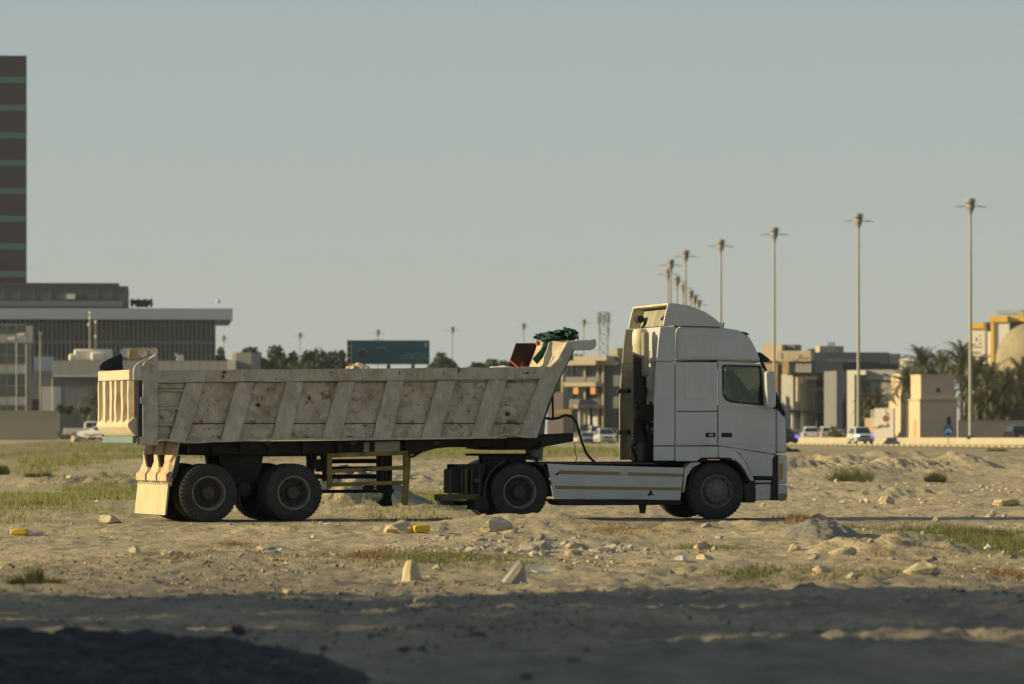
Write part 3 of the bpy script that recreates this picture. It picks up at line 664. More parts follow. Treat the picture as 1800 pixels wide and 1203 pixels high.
# cab interior
for yy in (0.45, 1.6):
    xq = T(1287,700)[0]; zs = T(1287,742)[1]
    st_ = MB().box(xq-0.25,xq+0.3,yy,yy+0.5,zs-0.15,zs).build('seat', M['seat'], tr, bevel=0.05, seg=2)
    MB().prism([(xq-0.32,zs),(xq-0.14,zs),(xq-0.25,zs+0.55),(xq-0.24,zs+0.72),(xq-0.36,zs+0.72),(xq-0.38,zs+0.5)], yy+0.02, yy+0.48).build('backrest', M['seat'], st_, bevel=0.04, seg=2)
MB().prism(TP([(1336,716),(1346,706),(1368,712),(1376,731),(1364,780),(1340,780)]), 0.08, W-0.08).build('dashboard', M['black'], tr, bevel=0.02)
mb = MB(); c = Vector((T(1333,0)[0],0.7,T(1333,704)[1])); q = Matrix.Rotation(R(-62),3,'Y'); pts = [c+q@Vector((0.22*math.cos(a),0.22*math.sin(a),0)) for a in [2*math.pi*k/20 for k in range(21)]]
mb.path(pts,0.016,6); mb.tube(c, c+Vector((0.3,0,-0.25)),0.03); mb.build('steering_wheel', M['black'], tr)
MB().prism(TP([(1262,634),(1342,640),(1341,646),(1262,641)]), 0.05, W-0.05).build('headlining', M['cab2'], tr)
# curled airline from trailer to tractor
TL = Frame(912, 80.0, 13.0)
def t3(px,py,y): a = T(px,py,y); return (a[0], y, a[1])
mb = MB(); ctrl = [(958,735,1.0),(970,737,1.0),(982,735,.95),(995,730,.9),(1006,733,.9),(1014,744,.9),(1018,760,.9),(1023,778,.9),(1030,796,.9),(1038,806,.9),(1046,813,.9)]
mb.path([t3(*c) for c in ctrl], 0.024, 8); mb.build('air_line', M['black'], tr, smooth=True)
mb = MB(); mb.path([t3(1009,779,1.2),t3(1011,786,1.2),t3(1010,796,1.2),t3(1014,804,1.2),t3(1012,812,1.2)], 0.008, 5); mb.build('loose_cable', M['black'], tr)
# ------------------------------------------------------------------ tipper trailer
TF = Frame(941.6, 80.07, 18.0)
def B(px, py, y=0.0): return TF.u(px, py, y)
def BP(pts, y=0.0): return [B(a, b, y) for a, b in pts]
tl = TF.root('tipper_trailer', 'rusty cream steel tipping trailer with slanted ribs and tall headboard, behind the white tractor unit', 'trailer')
def bp(name, pts, m, y0, y1, parent=None, bevel=0.01, seg=1, label=None, smooth=False):
    return MB().prism(BP(pts, y0 if 0.3 < y0 < 1.5 else 0.0), y0, y1).build(name, m, parent or tl, bevel=bevel, seg=seg, label=label, smooth=smooth)
def lerp(a, b, t): return a+(b-a)*t
def topy(x): return 651.5 + (x-278)*(645.0-651.5)/(985-278)
BOT = [(278,772),(300,775),(322,777.5),(345,778.5),(375,776.5),(405,775.8),(440,774.5),(480,773),(540,772),(590,772.5),(650,773),(700,771.5),(760,770.5),(830,770),(866,770),(884,765),(895,763.5),(905,765),(915,768.5),(945,769)]
def boty(x):
    for (xa,ya),(xb,yb) in zip(BOT, BOT[1:]):
        if xa <= x <= xb: return lerp(ya,yb,(x-xa)/(xb-xa))
    return BOT[-1][1]
# backing sheet (one for each side wall) with the floor between
slant = [(945,769),(985,645),(1001,598)]
for y0 in (0.10, W-0.14):
    bp('side_wall', [(262,772),(262,651.5),(985,645),(945,769)], M['panel'] if y0 < 1 else M['body'], y0, y0+0.04, bevel=0)
bp('floor', [(262,770),(262,762),(945,760),(944,768)], M['chassis'], 0.14, W-0.14, bevel=0)
# top rail
rail = MB(); n = 26
tp = []; bt = []
for k in range(n+1):
    x = lerp(277, 960, k/n); wob = 0.5*math.sin(k*1.7)+0.4*math.sin(k*0.9)
    tp.append((x, topy(x)+wob*0.6)); bt.append((x, topy(x)+21+wob))
for y0, y1 in ((-0.012,0.13),(W-0.13,W+0.012)):
    mb = MB(); P1, P2 = BP(tp), BP(bt)
    for k in range(n): mb.prism([P1[k],P1[k+1],P2[k+1],P2[k]], y0, y1)
    o = mb.build('top_rail', M['body'], tl); o.modifiers.new('weld','WELD').merge_threshold = 0.001
# ribs: bottom x range, top x range
RIBS = [((297,327),(328,361)),((388,421),(417,447)),((477,510),(504,534)),((567,598),(595,625)),((655,687),(681,712)),((741,774),(770,802)),((829,861),(859,891))]
def ribpoly(b, t):
    g = random.Random(int(b[0])); n_ = 7; J = lambda k: 0 if k in (0,n_) else g.uniform(-.8,.8)
    L1 = [(lerp(b[0],t[0],k/n_)+J(k), lerp(boty(b[0])-0.5,topy(t[0])+22,k/n_)) for k in range(n_+1)]
    L2 = [(lerp(t[1],b[1],k/n_)+J(k), lerp(topy(t[1])+22,boty(b[1])-0.5,k/n_)) for k in range(n_+1)]
    return L1+L2
for b, t in RIBS:
    bp('rib', ribpoly(b,t), M['body'], 0.0, 0.10, bevel=0.014, seg=2, smooth=True)
    bp('far_rib', ribpoly(b,t), M['body'], W-0.10, W, bevel=0)
# front slanted post reaching up to the headboard top
bp('front_post', [(912,768.5),(949,666),(953,645.2),(968,644),(980,632),(990,613),(997,600),(1012,600),(1008,617),(994,645),(980,672),(962,717),(945,769.5)], M['body'], 0.0, 0.13, bevel=0.014, seg=2, smooth=True)
bp('front_post', [(912,768.5),(949,666),(953,645.2),(994,645),(980,672),(962,717),(945,769.5)], M['body'], W-0.13, W, bevel=0)
# recessed panels between the ribs, each with a lower strip standing proud along the crease
edges = [((278,278),(278,278))]+[((b[1],t[1]),None) for b,t in RIBS]
lefts = [(278,278)]+[(b[1],t[1]) for b,t in RIBS]
rights = [(b[0],t[0]) for b,t in RIBS]+[(912,949)]
rr = random.Random(3)
for k, ((lb,lt),(rb,rt)) in enumerate(zip(lefts, rights)):
    yt = 672.5; yc = 745
    def ex(bx, tx, y): return lerp(tx, bx, (y-yt)/(772-yt))
    if k == 0:
        # rear bay with little horizontal stiffeners
        for ya, yb in ((674,684),(689,716),(720,744.5),(749,772)):
            bp('panel', [(279,yb),(279,ya),(ex(rb,rt,ya)-.4,ya),(ex(rb,rt,yb)-.4,yb)], M['panel'], 0.055, 0.10)
        for ya in (686.5,718,746.5):
            bp('stiffener', [(279,ya+2.2),(279,ya-2.2),(ex(rb,rt,ya)+1,ya-2.2),(ex(rb,rt,ya)+1,ya+2.2)], M['body'], 0.02, 0.10, bevel=0.008)
    else:
        # dented sheet: a small grid of points pushed in and out
        mb = MB(); nu, nv = 10, 8; vs = []
        for j in range(nv+1):
            y = lerp(yt+0.5, yc-0.8, j/nv)
            for i in range(nu+1):
                x = lerp(ex(lb,lt,y)+0.3, ex(rb,rt,y)-0.3, i/nu); s_, z_ = B(x, y)
                d = 0.0 if i in (0,nu) or j in (0,nv) else rr.uniform(-1,1)*0.008+0.02*mnoise.noise(Vector((s_*2.1,z_*2.5,k)))
                vs.append((s_, 0.07+d, z_))
        mb.add(vs, [(j*(nu+1)+i, j*(nu+1)+i+1, (j+1)*(nu+1)+i+1, (j+1)*(nu+1)+i) for j in range(nv) for i in range(nu)])
        mb.build('panel', M['panel'], tl, smooth=True)
        lo = [(ex(lb,lt,yc),yc),(ex(rb,rt,yc),yc)]
        m_ = 5; x0, x1 = ex(lb,lt,771), ex(rb,rt,771)
        lo += [(lerp(x1,x0,q/m_), boty(lerp(x1,x0,q/m_))-0.8) for q in range(m_+1)]
        bp('lower_strip', lo, M['panel'], 0.045, 0.09, bevel=0.01)
        bp('crease', [(ex(lb,lt,744),744.6),(ex(rb,rt,744),744.6),(ex(rb,rt,744),745.6),(ex(lb,lt,744),745.6)], M['black'], 0.043, 0.06, bevel=0)
M['scar'] = mat('dark_rust_scar', (0.07,0.035,0.02), 0.9, var=.4, scale=12, spots=(((0.25,0.19,0.12),14,.5,.6),))
g_ = random.Random(8)
for (px_,py_,w_,h_) in ((878,745,9,4),(902,742,14,2.5),(893,728,6,5),(912,746,6,1.5),(757,720,3,5),(925,656,8,2.5),(806,650,2,9),(779,657,2,3),(392,662,4,4),(395,655,6,3),(455,712,5,5),(490,735,4,4),(545,700,3,4),(347,745,5,2),(601,690,3,3),(643,748,6,1.5),(690,738,5,1.2),(540,769,10,1.2),(617,768,8,1.2),(255,700,2,4),(262,730,2.5,3),(583,655,5,1.2),(702,656,2,3)):
    n_ = 9; pl_ = [(px_+w_*g_.uniform(.55,1)*math.cos(2*math.pi*k/n_), py_+h_*g_.uniform(.55,1)*math.sin(2*math.pi*k/n_)) for k in range(n_)]
    yy_ = -0.014 if py_ < 671 or px_ < 278 else (0.043 if 745 < py_ < 768 else (-0.006 if py_ > 768 else 0.035))
    bp('rust_scar', pl_, M['scar'], yy_-0.002, yy_+0.01, bevel=0)
# curled bottom lip
mb = MB(); xs2 = [lerp(280, 944, k/60) for k in range(61)]
P1 = BP([(x, boty(x)-2.5) for x in xs2]); P2 = BP([(x, boty(x)+1.2) for x in xs2])
for k in range(60): mb.prism([P1[k],P1[k+1],P2[k+1],P2[k]], -0.004, 0.14)
mb.build('bottom_lip', M['body'], tl)
# rear posts with the curled tops
RPOST = [(250,783),(250,664),(248.5,655),(249.5,647),(255,638),(263,630),(274.5,622.5),(277.8,626),(278,783)]
bp('rear_post', RPOST, M['body'], -0.02, 0.12, bevel=0.014, seg=2, smooth=True)
bp('corner_cheek', [(234,669),(234,652),(236.5,644),(243,637.5),(256,631),(262,630),(251,640),(249,652),(250,669)], M['cab2'], -0.01, 0.03, bevel=0.005)
MB().prism(BP([(175,650),(176,643),(181,637.5),(190,632),(214,621.5),(216.5,648.5),(216,700),(190,700),(190,652)], W-0.05), W-0.05, W).build('far_cheek', M['black'], tl)
MB().prism(BP([(190,652),(217,648.5),(217,775),(180,775)], W-0.12), W-0.14, W-0.06).build('far_rear_post', M['maroon'], tl)
# headboard: leaning sheet, wing plates at its ends and the canopy in front
HB = BP([(936,764),(986,645),(1003,600)]); HB2 = BP([(941,764),(991,645),(1008,600)])
mb = MB(); mb.prism([HB[0],HB[1],HB[2],HB2[2],HB2[1],HB2[0]], 0.14, W-0.14); mb.build('headboard', mat('faded_pinkish_headboard',(0.45,0.37,0.27),0.8,var=.15,scale=2,spots=(((0.28,0.18,0.12),3,.55,.75),(RUST,8,.64,.72))), tl)
MB().prism(BP([(892,646),(907,603.5),(944,603.5),(928,645)], W-0.6), W-0.62, W-0.59).build('headboard_wing', M['maroon'], tl, label='dark maroon wing plate at the far end')
q1 = [B(955,647),B(962,640),B(964,627),B(970,613),B(973,601),B(979,600),B(980,620),B(972,640),B(968,647)]
MB().prism(q1, 0.24, 0.27).build('headboard_wing', M['cab2'], tl, label='short bent grey wing plate at the near end')
pa = [B(976,600),B(1000,598),B(992,618),B(982,634),B(977,620)]
dy = [0.26,0.03,0.03,0.10,0.22]
MB().add([(x,y,z) for (x,z),y in zip(pa,dy)]+[(x+.02,y+.02,z) for (x,z),y in zip(pa,dy)],[(0,1,2,3,4),(9,8,7,6,5)]+[(i,i+5,(i+1)%5+5,(i+1)%5) for i in range(5)]).build('wing_facet', M['gate'], tl)
cn = BP([(1000,599.5),(1012,598.5),(1020,601),(1030,601),(1040,598.5),(1047,597)])
mb = MB(); mb.strip(cn, 0.035, W-0.035, 0.035); mb.build('canopy', M['body'], tl, smooth=True)
for y0 in (0.0, W-0.03): MB().prism(BP([(1002,602),(1006,598.5),(1022,600),(1034,599),(1044,596),(1048,598),(1048.5,607),(1045,613),(1038,616),(1010,616.5),(1006,612)]), y0-0.005, y0+0.03).build('canopy_side', M['cab2'], tl, smooth=True, bevel=0.006)
MB().tube((B(1021,598)[0],0.15,B(1021,598)[1]),(B(1021,589)[0],0.15,B(1021,589)[1]),0.012).build('canopy_hook', M['black'], tl)
# lift ram, hose and braces between headboard and cab
sa = B(972,700)[0]
MB().tube((sa+0.02,1.15,1.05),(sa+0.16,1.15,2.55),0.16,0.14,n=16).build('lift_ram', mat('pale_blue_ram_paint',(0.30,0.34,0.36),0.5), tl, smooth=True)
MB().prism(BP([(985,755),(985,690),(996,690),(996,755)]), 1.5, 2.1).build('oil_tank', mat('faded_maroon_tank',(0.20,0.13,0.12),0.7), tl, bevel=0.02)
mb = MB(); mb.prism(BP([(944,767),(979,672),(993,645),(1008,615),(1011,616),(996,646),(982,673),(948,767)]), 0.03, W-0.03); mb.build('headboard_back', M['navy'], tl)
mb = MB(); mb.path([(B(978,680)[0],0.3,B(978,680)[1]),(B(984,700)[0],0.4,B(984,700)[1]),(B(988,735)[0],0.5,B(988,735)[1])],0.02); mb.build('brake_hose', M['black'], tl, smooth=True)
# ------- tailgate: local y is the width, ribs stand out backwards
sg = B(250,700)[0]-0.03
def gz_(py): return B(240, py)[1]
zt, zb = gz_(650), gz_(766)
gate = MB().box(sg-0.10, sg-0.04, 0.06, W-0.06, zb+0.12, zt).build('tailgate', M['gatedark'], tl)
MB().box(sg-0.19, sg-0.10, 0.06, W-0.06, gz_(668), zt).build('upper_band', M['gate'], gate, bevel=0.015, seg=2)
z1, z2 = gz_(742), gz_(669)
dent = [0.0,0.015,-0.03,0.02,0.01]
for k, (yc, ww, dp) in enumerate(((0.16,0.15,0.085),(0.50,0.21,0.115),(0.93,0.20,0.125),(1.36,0.22,0.11),(1.83,0.26,0.12),(2.36,0.14,0.10))):
    mb = MB(); m_ = 8; vs = []
    for j in range(m_+1):
        z_ = lerp(z1, z2, j/m_); b_ = (0.05*math.exp(-((j-3)/1.2)**2) if k in (1,2) else 0.01*math.sin(j+k)); wj = ww*(1+0.07*math.sin(j*2.1+k))
        for yy, dx in ((yc-wj/2,0),(yc-wj/2+0.03,-dp),(yc+wj/2-0.03,-dp),(yc+wj/2,0)):
            vs.append((sg-0.10+dx, yy+b_*(1 if k==2 else -1), z_))
    mb.add(vs, [(j*4+i, j*4+i+1, (j+1)*4+i+1, (j+1)*4+i) for j in range(m_) for i in range(3)]+[(0,3,2,1),(m_*4,m_*4+1,m_*4+2,m_*4+3)])
    mb.build('gate_rib', M['gate'], gate, smooth=True, ang=50)
mb = MB(); mb.prism([(sg-0.20,z1+0.0),(sg-0.10,z1+0.09),(sg-0.04,z1+0.09),(sg-0.02,zb),(sg-0.08,zb-0.01),(sg-0.14,zb+0.05),(sg-0.215,zb+0.15),(sg-0.22,z1-0.04)][::-1], 0.05, W-0.05)
mb.build('lower_lip', M['gate'], gate, bevel=0.02, seg=2)
MB().prism([(sg-0.04,zt),(sg+0.0,zt),(sg+0.02,zb),(sg-0.02,zb)], 0.03, W-0.03).build('gate_edge', M['blue'], gate)
MB().box(sg-0.12,sg-0.04,0.10,W-0.06,zb-0.13,zb-0.01).build('rear_beam', M['blue'], tl, bevel=0.01)
MB().prism(BP([(243,783),(243,670),(248,670),(249,783)]), 0.0, 0.05).build('gate_seal_edge', M['navy'], tl)
MB().prism(BP([(246,710),(246,698),(250,698),(250,710)]), -0.03, 0.04).build('gate_latch', M['chrome'], tl)
MB().prism(BP([(245,784),(246,768),(250,768),(250,784)]), -0.01, 0.05).build('gate_latch', M['gate'], tl)
# ------- subframe
for y0 in (0.72, 1.66):
    bp('chassis_beam', [(330,783),(945,771),(948,764),(1008,761),(1008,776),(958,785.5),(800,785.5),(765,789),(738,797),(720,800),(470,803),(330,800)], M['chassis'], y0, y0+0.12, bevel=0)
mb = MB()
for x in (335,380,430,480,540,600,660,720,780,840,900,960): mb.prism(BP([(x,797-(10 if x>760 else 0)),(x,776),(x+6,776),(x+6,797-(10 if x>760 else 0))]), 0.25, W-0.25)
mb.build('crossmember', M['chassis'], tl)
bp('outer_rail', [(330,797),(330,778),(945,770),(1008,762),(1008,775),(955,784.5),(800,785.5),(765,788),(738,796),(480,799)], M['chassis'], 0.42, 0.50, bevel=0)
bp('kingpin_plate', [(861,789),(870,785.5),(950,785.5),(948,791),(884,791.5)], M['chassis'], 0.5, 2.0, bevel=0)
bp('grease_tank', [(640,797),(641,776),(705,775),(705,797)], M['cab2'], 0.36, 0.70, bevel=0.04, seg=2, label='pale grimy cylinder box under the body')
for px_ in (325, 469, 620, 767): bp('body_bracket', [(px_,783),(px_,776),(px_+9,775),(px_+9,782)], M['rimdark'], 0.10, 0.20)
# suspension and axles
mb = MB()
for px_ in (368, 518):
    s_ = B(px_,865)[0]; mb.tube((s_,0.3,0.5),(s_,2.2,0.5),0.09,n=12)
    for y0 in (0.74,1.67): mb.prism([(s_-.62,.72),(s_-.3,.63),(s_+.3,.63),(s_+.62,.72),(s_+.62,.80),(s_+.3,.73),(s_-.3,.73),(s_-.62,.80)], y0, y0+0.1)
mb.build('axle', M['chassis'], tl)
for y0 in (0.66,1.64): MB().prism(BP([(405,800),(480,800),(476,828),(466,845),(448,856),(436,856),(420,845),(410,828)]), y0, y0+0.2).build('equaliser_plate', M['chassis'], tl)
sm_ = B(443,862)[0]; MB().tube((sm_,0.5,0.56),(sm_,2.0,0.56),0.12,n=12).build('trunnion', M['chassis'], tl)
for px_ in (296, 585):
    for y0 in (0.70,1.66): MB().prism(BP([(px_,800),(px_+18,800),(px_+14,822),(px_+4,822)]), y0, y0+0.14).build('suspension_hanger', M['chassis'], tl)
for px_ in (368, 518):
    s_ = B(px_,865)[0]
    for far in (False, True):
        put_wheel(WD, tl, s_, W-0.02 if far else 0.02, far=far, turn=px_*0.01)
        put_wheel(WD, tl, s_, W-0.35 if far else 0.35, far=far, turn=px_*0.02)
# ------- rear mudguard: boards and the long ochre flap, across the full width
sA = B(250,784)[0]; sL = B(240,850)[0]; sZ = B(232,900)[0]
s_t, s_m, s_b = B(317,787)[0], B(302,850)[0], B(296,905)[0]
zt_, zm_, zb_ = B(317,787)[1], B(302,850)[1], B(296,906)[1]
mg = MB().prism([(s_m,zm_),(s_m-0.03,zm_+0.01),(s_b-0.03,zb_),(s_b,zb_)], 0.14, W-0.1)
mgo = mg.build('mudflap', M['flap'], tl)
mb = MB()
for k in range(16): mb.tube((s_m-0.035,0.2+k*0.14,zm_-0.01),(s_m-0.05,0.2+k*0.14,zm_-0.01),0.02,n=6)
mb.build('flap_bolt', M['gate'], mgo)
mb = MB().prism([(s_t,zt_+0.10),(s_t+0.03,zt_+0.10),(s_m+0.03,zm_-0.05),(s_m,zm_-0.05)], 0.14, W-0.1); mb.build('mudguard_board', M['guardred'], tl)
for (ya, yb_) in ((0.15,0.74),(0.92,1.52),(1.72,2.32)):   # hourglass pressed boxes
    mb = MB()
    q = [(s_m-0.03,zm_+0.02),(s_m-0.07,zm_+0.04),(s_m-0.07,zm_+0.15),(s_m-0.02,zm_+0.20)]
    mb.prism(q+[(s_m+0.03,zm_+0.20),(s_m+0.0,zm_+0.02)], ya-0.03, yb_+0.03)
    yc = (ya+yb_)/2
    for zz0, zz1, w0, w1 in ((zm_+0.20,(zm_+zt_)/2+0.06,0.28,0.17),((zm_+zt_)/2+0.06,zt_-0.10,0.17,0.34),(zt_-0.10,zt_+0.08,0.34,0.22)):
        f0, f1 = (zz0-zm_)/(zt_-zm_), (zz1-zm_)/(zt_-zm_); x0, x1 = lerp(s_m,s_t,f0), lerp(s_m,s_t,f1)
        vs = [(x0-0.07,yc-w0,zz0),(x0-0.07,yc+w0,zz0),(x1-0.07,yc+w1,zz1),(x1-0.07,yc-w1,zz1),(x0+0.0,yc-w0-.04,zz0),(x0+0.0,yc+w0+.04,zz0),(x1+0.0,yc+w1+.04,zz1),(x1+0.0,yc-w1-.04,zz1)]
        mb.add(vs, [(0,1,2,3),(0,4,5,1),(1,5,6,2),(2,6,7,3),(3,7,4,0)])
    mb.build('guard_pressing', M['guardred'] if yc != 1.22 else M['flap'], tl)
bp('guard_side_plate', [(300,840),(306,820),(311,801),(317,801),(314,818),(308,841)], M['navy'], -0.03, 0.03, bevel=0)
# ------- yellow side guard and legs
G = [('guard_bar',[(577,805),(577,797.5),(719,792.5),(719,800)]),('guard_bar',[(583,832),(583,825.5),(712,818.5),(712,826)]),('guard_bar',[(583,856),(583,849),(713,845),(713,852)]),
     ('guard_post',[(577,857),(577,797.5),(585.5,797),(585.5,857)])]
for nm, pts in G: bp(nm, pts, M['yellow'], 0.05, 0.10, bevel=0.008)
bp('guard_leg', [(711,800),(711.5,853),(709,887),(714,889),(719,888),(721,853),(723,828),(720,800)], M['yellow'], 0.06, 0.12, bevel=0.008)
bp('guard_leg_web', [(718,800),(725,800),(725,828),(721,830),(719,887),(716,887)], M['chassis'], 0.12, 0.2, bevel=0)
for ya, yb_ in ((807,815),(820,829),(834,842),(861,867)):
    bp('rear_guard_rail', [(556,yb_+.5),(556,ya+.5),(668,ya-.5),(668,yb_-.5)], M['chassis'], 1.4, 1.46, bevel=0)
for px_ in (548, 569): bp('guard_hanger', [(px_,846),(px_,798),(px_+5,798),(px_+5,846)], M['chassis'], 0.9, 1.0, bevel=0)
bp('guard_hanger', [(664,866),(664,798),(671,798),(671,866)], M['chassis'], 0.9, 1.0, bevel=0)
bp('side_locker', [(549,826),(549,808),(566,808),(566,824)], M['chassis'], 0.6, 1.0, bevel=0)
lg = MB().prism(BP([(674,878),(674,800),(689,799),(688,878)], 1.85), 1.85, 2.0).build('landing_leg', M['chassis'], tl)
MB().prism(BP([(665,883),(675,876),(674,866),(689,865),(687,878),(690,889),(676,891)], 1.85), 1.83, 2.02).build('landing_foot', M['chassis'], lg)
mb = MB()
for px_ in (690,698,706): mb.prism(BP([(px_,864),(px_,800),(px_+3.5,800),(px_+3.5,864)]), 0.7, 0.76)
mb.prism(BP([(688,868),(688,861),(712,860),(712,868)]), 0.7, 0.76); mb.build('ladder_frame', M['chassis'], tl)
bp('spare_bracket', [(640,858),(655,850),(660,858),(648,864)], M['chassis'], 0.6, 0.8, bevel=0)
mb = MB(); mb.path([(B(735,806)[0],0.7,B(735,806)[1]),(B(748,802)[0],0.7,B(748,802)[1]),(B(760,795)[0],0.7,B(760,795)[1])],0.025); mb.build('air_hose', M['black'], tl, smooth=True)
# straps and a torn lever at the headboard
mb = MB(); mb.path([(B(906,634)[0],0.3,B(906,634)[1]),(B(914,646)[0],0.05,B(914,648)[1]),(B(928,638)[0],0.3,B(928,638)[1])],0.012,5); mb.build('tie_rope', M['redstrap'], tl)
MB().ico((B(967,601)[0]-0.08,0.45,B(967,603)[1]),0.05,1,0.2,3).build('rope_hook', M['redstrap'], tl)

# ------- netting heaped on the headboard (a thing of its own)
def bpt(px, py, y): a = TF.u(px, py, y); return TF.w(a[0], y, a[1])
nb = MB()
c0 = bpt(975,590,0.9)
rr = random.Random(9)
for (px,py,y,rx,rz) in ((958,592,1.0,.20,.10),(970,590,.8,.22,.12),(985,588,.9,.20,.13),(998,584,.8,.19,.14),(1003,589,.5,.13,.11),(950,590,1.1,.12,.08),(978,594,.45,.22,.07),(992,592,1.4,.2,.1)):
    p = bpt(px,py,y); nb.ico((p[0],p[1],p[2]-.02), (rx*0.85,0.36,rz*.72), 3, 0.40, rr.random()*50, fs_=2.6)
o = nb.build('rolled_netting', M['netting'], smooth=True, ang=60)
tag(o, 'bunched dark green cover netting slumped over the top of the trailer headboard', 'netting')
st = MB()
for k in range(9):
    a = bpt(966+k*2,597,0.62-k*0.02); b_ = bpt(953+k*1.3,615,0.62); c_ = bpt(937+k*0.8,632+k,0.72)
    st.path([a,((a[0]+b_[0])/2-.02,a[1]-.03,(a[2]+b_[2])/2+.02),b_,c_], [0.035,0.03,0.028,0.015], 5)
for k in range(10):
    a = bpt(962+k*3,592,0.6); b_ = bpt(958+k*4+rr.uniform(-3,3),603,0.5); st.path([a,((a[0]+b_[0])/2,a[1]-.05,(a[2]+b_[2])/2),b_],0.022,5)
st.build('hanging_strands', M['netting'], o, smooth=True)
# load showing over the rail
ld = MB()
def bw(px,py,y): return bpt(px,py,y)
for (px,py,y,r) in ((618,652,1.2,.10),(628,650,1.3,.14),(637,652,1.2,.12),(645,656,1.1,.10)): ld.ico(bw(px,py,y), r, 2, .35, px)
tag(ld.build('rubble_load', mat('pale_rubble',(0.55,0.45,0.30),0.9,var=0.3,scale=6)), 'pale rubble peeping over the trailer rail below the billboard', 'rubble')
ld = MB(); ld.ico(bw(884,648,1.2),(.25,.3,.06),2,.3,5)
tag(ld.build('plaster_lump', mat('white_plaster',(0.6,0.58,0.52),0.9)), 'flat white plaster lump on the trailer load beside the headboard', 'rubble')
# ------------------------------------------------------------------ background
BM = {}
def bm_(name, col, rough=0.8, **k):
    if name not in BM: BM[name] = mat(name, col, rough, **k)
    return BM[name]
M['conc'] = mat('cream_rendered_concrete', (0.40,0.355,0.26), 0.85, var=0.06, scale=0.4)
M['grey_panel'] = mat('grey_cladding', (0.30,0.30,0.275), 0.7, var=0.06, scale=0.3)
M['dgrey'] = mat('dark_grey_cladding', (0.105,0.108,0.115), 0.7, var=0.08, scale=0.3)
M['mgrey'] = mat('mid_grey_cladding', (0.17,0.175,0.185), 0.7, var=0.06, scale=0.3)
M['white'] = mat('white_render', (0.66,0.63,0.55), 0.8, var=0.05, scale=0.4)
M['wglass'] = mat('dark_window_glass', (0.022,0.026,0.03), 0.12, var=0.2, scale=0.3, spec=0.6)
M['wglass2'] = mat('greenish_window_glass', (0.10,0.11,0.09), 0.18, var=0.3, scale=0.5, spec=0.6)
M['teal'] = mat('teal_spandrel_glass', (0.13,0.23,0.215), 0.6, spec=0.1, var=0.08)
M['fascia'] = mat('beige_grey_fascia', (0.40,0.39,0.34), 0.7, var=0.05)
M['brown'] = mat('brown_tower_cladding', (0.088,0.072,0.080), 0.8, var=0.05, scale=0.2)
M['pole'] = mat('cream_galvanised_pole', (0.33,0.31,0.25), 0.5, var=0.05)
M['lamphead'] = mat('pale_grey_lamp_metal', (0.30,0.285,0.25), 0.45, var=0.1)
M['dark'] = mat('dark_metal', (0.03,0.03,0.032), 0.6)
M['orange'] = mat('orange_panel', (0.62,0.30,0.13), 0.7)
M['sandwall'] = mat('sand_coloured_render', (0.56,0.43,0.30), 0.85, var=0.05, scale=0.5)
M['stone'] = mat('tan_stone_cladding', (0.38,0.27,0.13), 0.85, var=0.25, scale=1.5)
M['yel'] = mat('golden_yellow_fascia', (0.66,0.40,0.05), 0.7, var=0.03)
M['dome'] = mat('mottled_sand_dome', (0.29,0.25,0.165), 0.9, var=0.18, scale=0.6)
M['bluegrey'] = mat('pale_blue_grey_slab', (0.32,0.375,0.44), 0.7, var=0.03)

class Bld:
    def __init__(s, name, label, cat, px, Y, deg, z=0.0, group=None):
        s.f = Frame(px, Y, deg); s.r = s.f.root(name, label, cat, group)
    def R(s, name, m, x0, y0, x1, y1, d0=0.0, d1=1.0, parent=None, label=None):
        """box seen from pixel x0,y0 (top left) to x1,y1 (bottom right), from depth d0 to d1 behind the facade"""
        a0, zt = s.f.u(x0, y0, d0); a1, zb = s.f.u(x1, y1, d0)
        zt2 = (zt+s.f.u(x1,y0,d0)[1])/2; zb2 = (zb+s.f.u(x0,y1,d0)[1])/2
        mb = MB().box(a0, a1, d0, d1, zb2, zt2)
        return mb.build(name, m, parent or s.r, label=label)
    def down(s, y): return y
GB = -0.5
def rep(o, xs_, parent):
    """copies of o at local x offsets"""
    for x in xs_:
        c = o.copy(); COL.objects.link(c); c.parent = parent; c.location.x = x

# A: tall tower at the left edge
b = Bld('office_tower', 'tall brown tower block with thin teal glass bands at the left edge', 'tower block', 45, 700, 8)
b.R('wall', M['brown'], -190, 97, 45.5, 760, 0, 22)
for y in (134.6,183.5,232.3,281,330,379,428,476): b.R('window_band', M['teal'], -190, y, 45.3, y+10.6, -0.12, 0.1)
b.R('corner_trim', M['teal'], 45.5, 97, 47, 500, 0.05, 22)
# B: wide building with a projecting roof slab and fins
b = Bld('government_building', 'wide grey building with deep pale roof slab and dense vertical fins, behind the trailer tail', 'building', 380, 600, 4.5)
w_ = b.R('wall', M['dgrey'], -120, 562, 379, 760, 1.2, 30)
b.R('roof_slab', M['bluegrey'], -120, 542, 409, 561.5, -2.0, 32)
b.R('middle_band', M['mgrey'], -100, 599, 379, 604.5, -0.05, 1.0)
f0 = b.R('fin', M['mgrey'], 376.4, 562.3, 379, 650, -0.2, 1.0)
ds = 7.9*600/8000
rep(f0, [-ds*k for k in range(1, 60)], b.r)
g0 = b.R('window', M['wglass'], 371.5, 566, 376, 598, 0.9, 1.15); rep(g0, [-ds*k for k in range(1, 60)], b.r)
g0 = b.R('window', M['wglass'], 371.5, 606, 376, 640, 0.9, 1.15); rep(g0, [-ds*k for k in range(1, 60)], b.r)
pl = b.R('roof_plant_room', M['dgrey'], -120, 503, 225, 541, 3, 25)
b.R('coping', M['brown'], -120, 497.5, 209, 503, 2.8, 25)
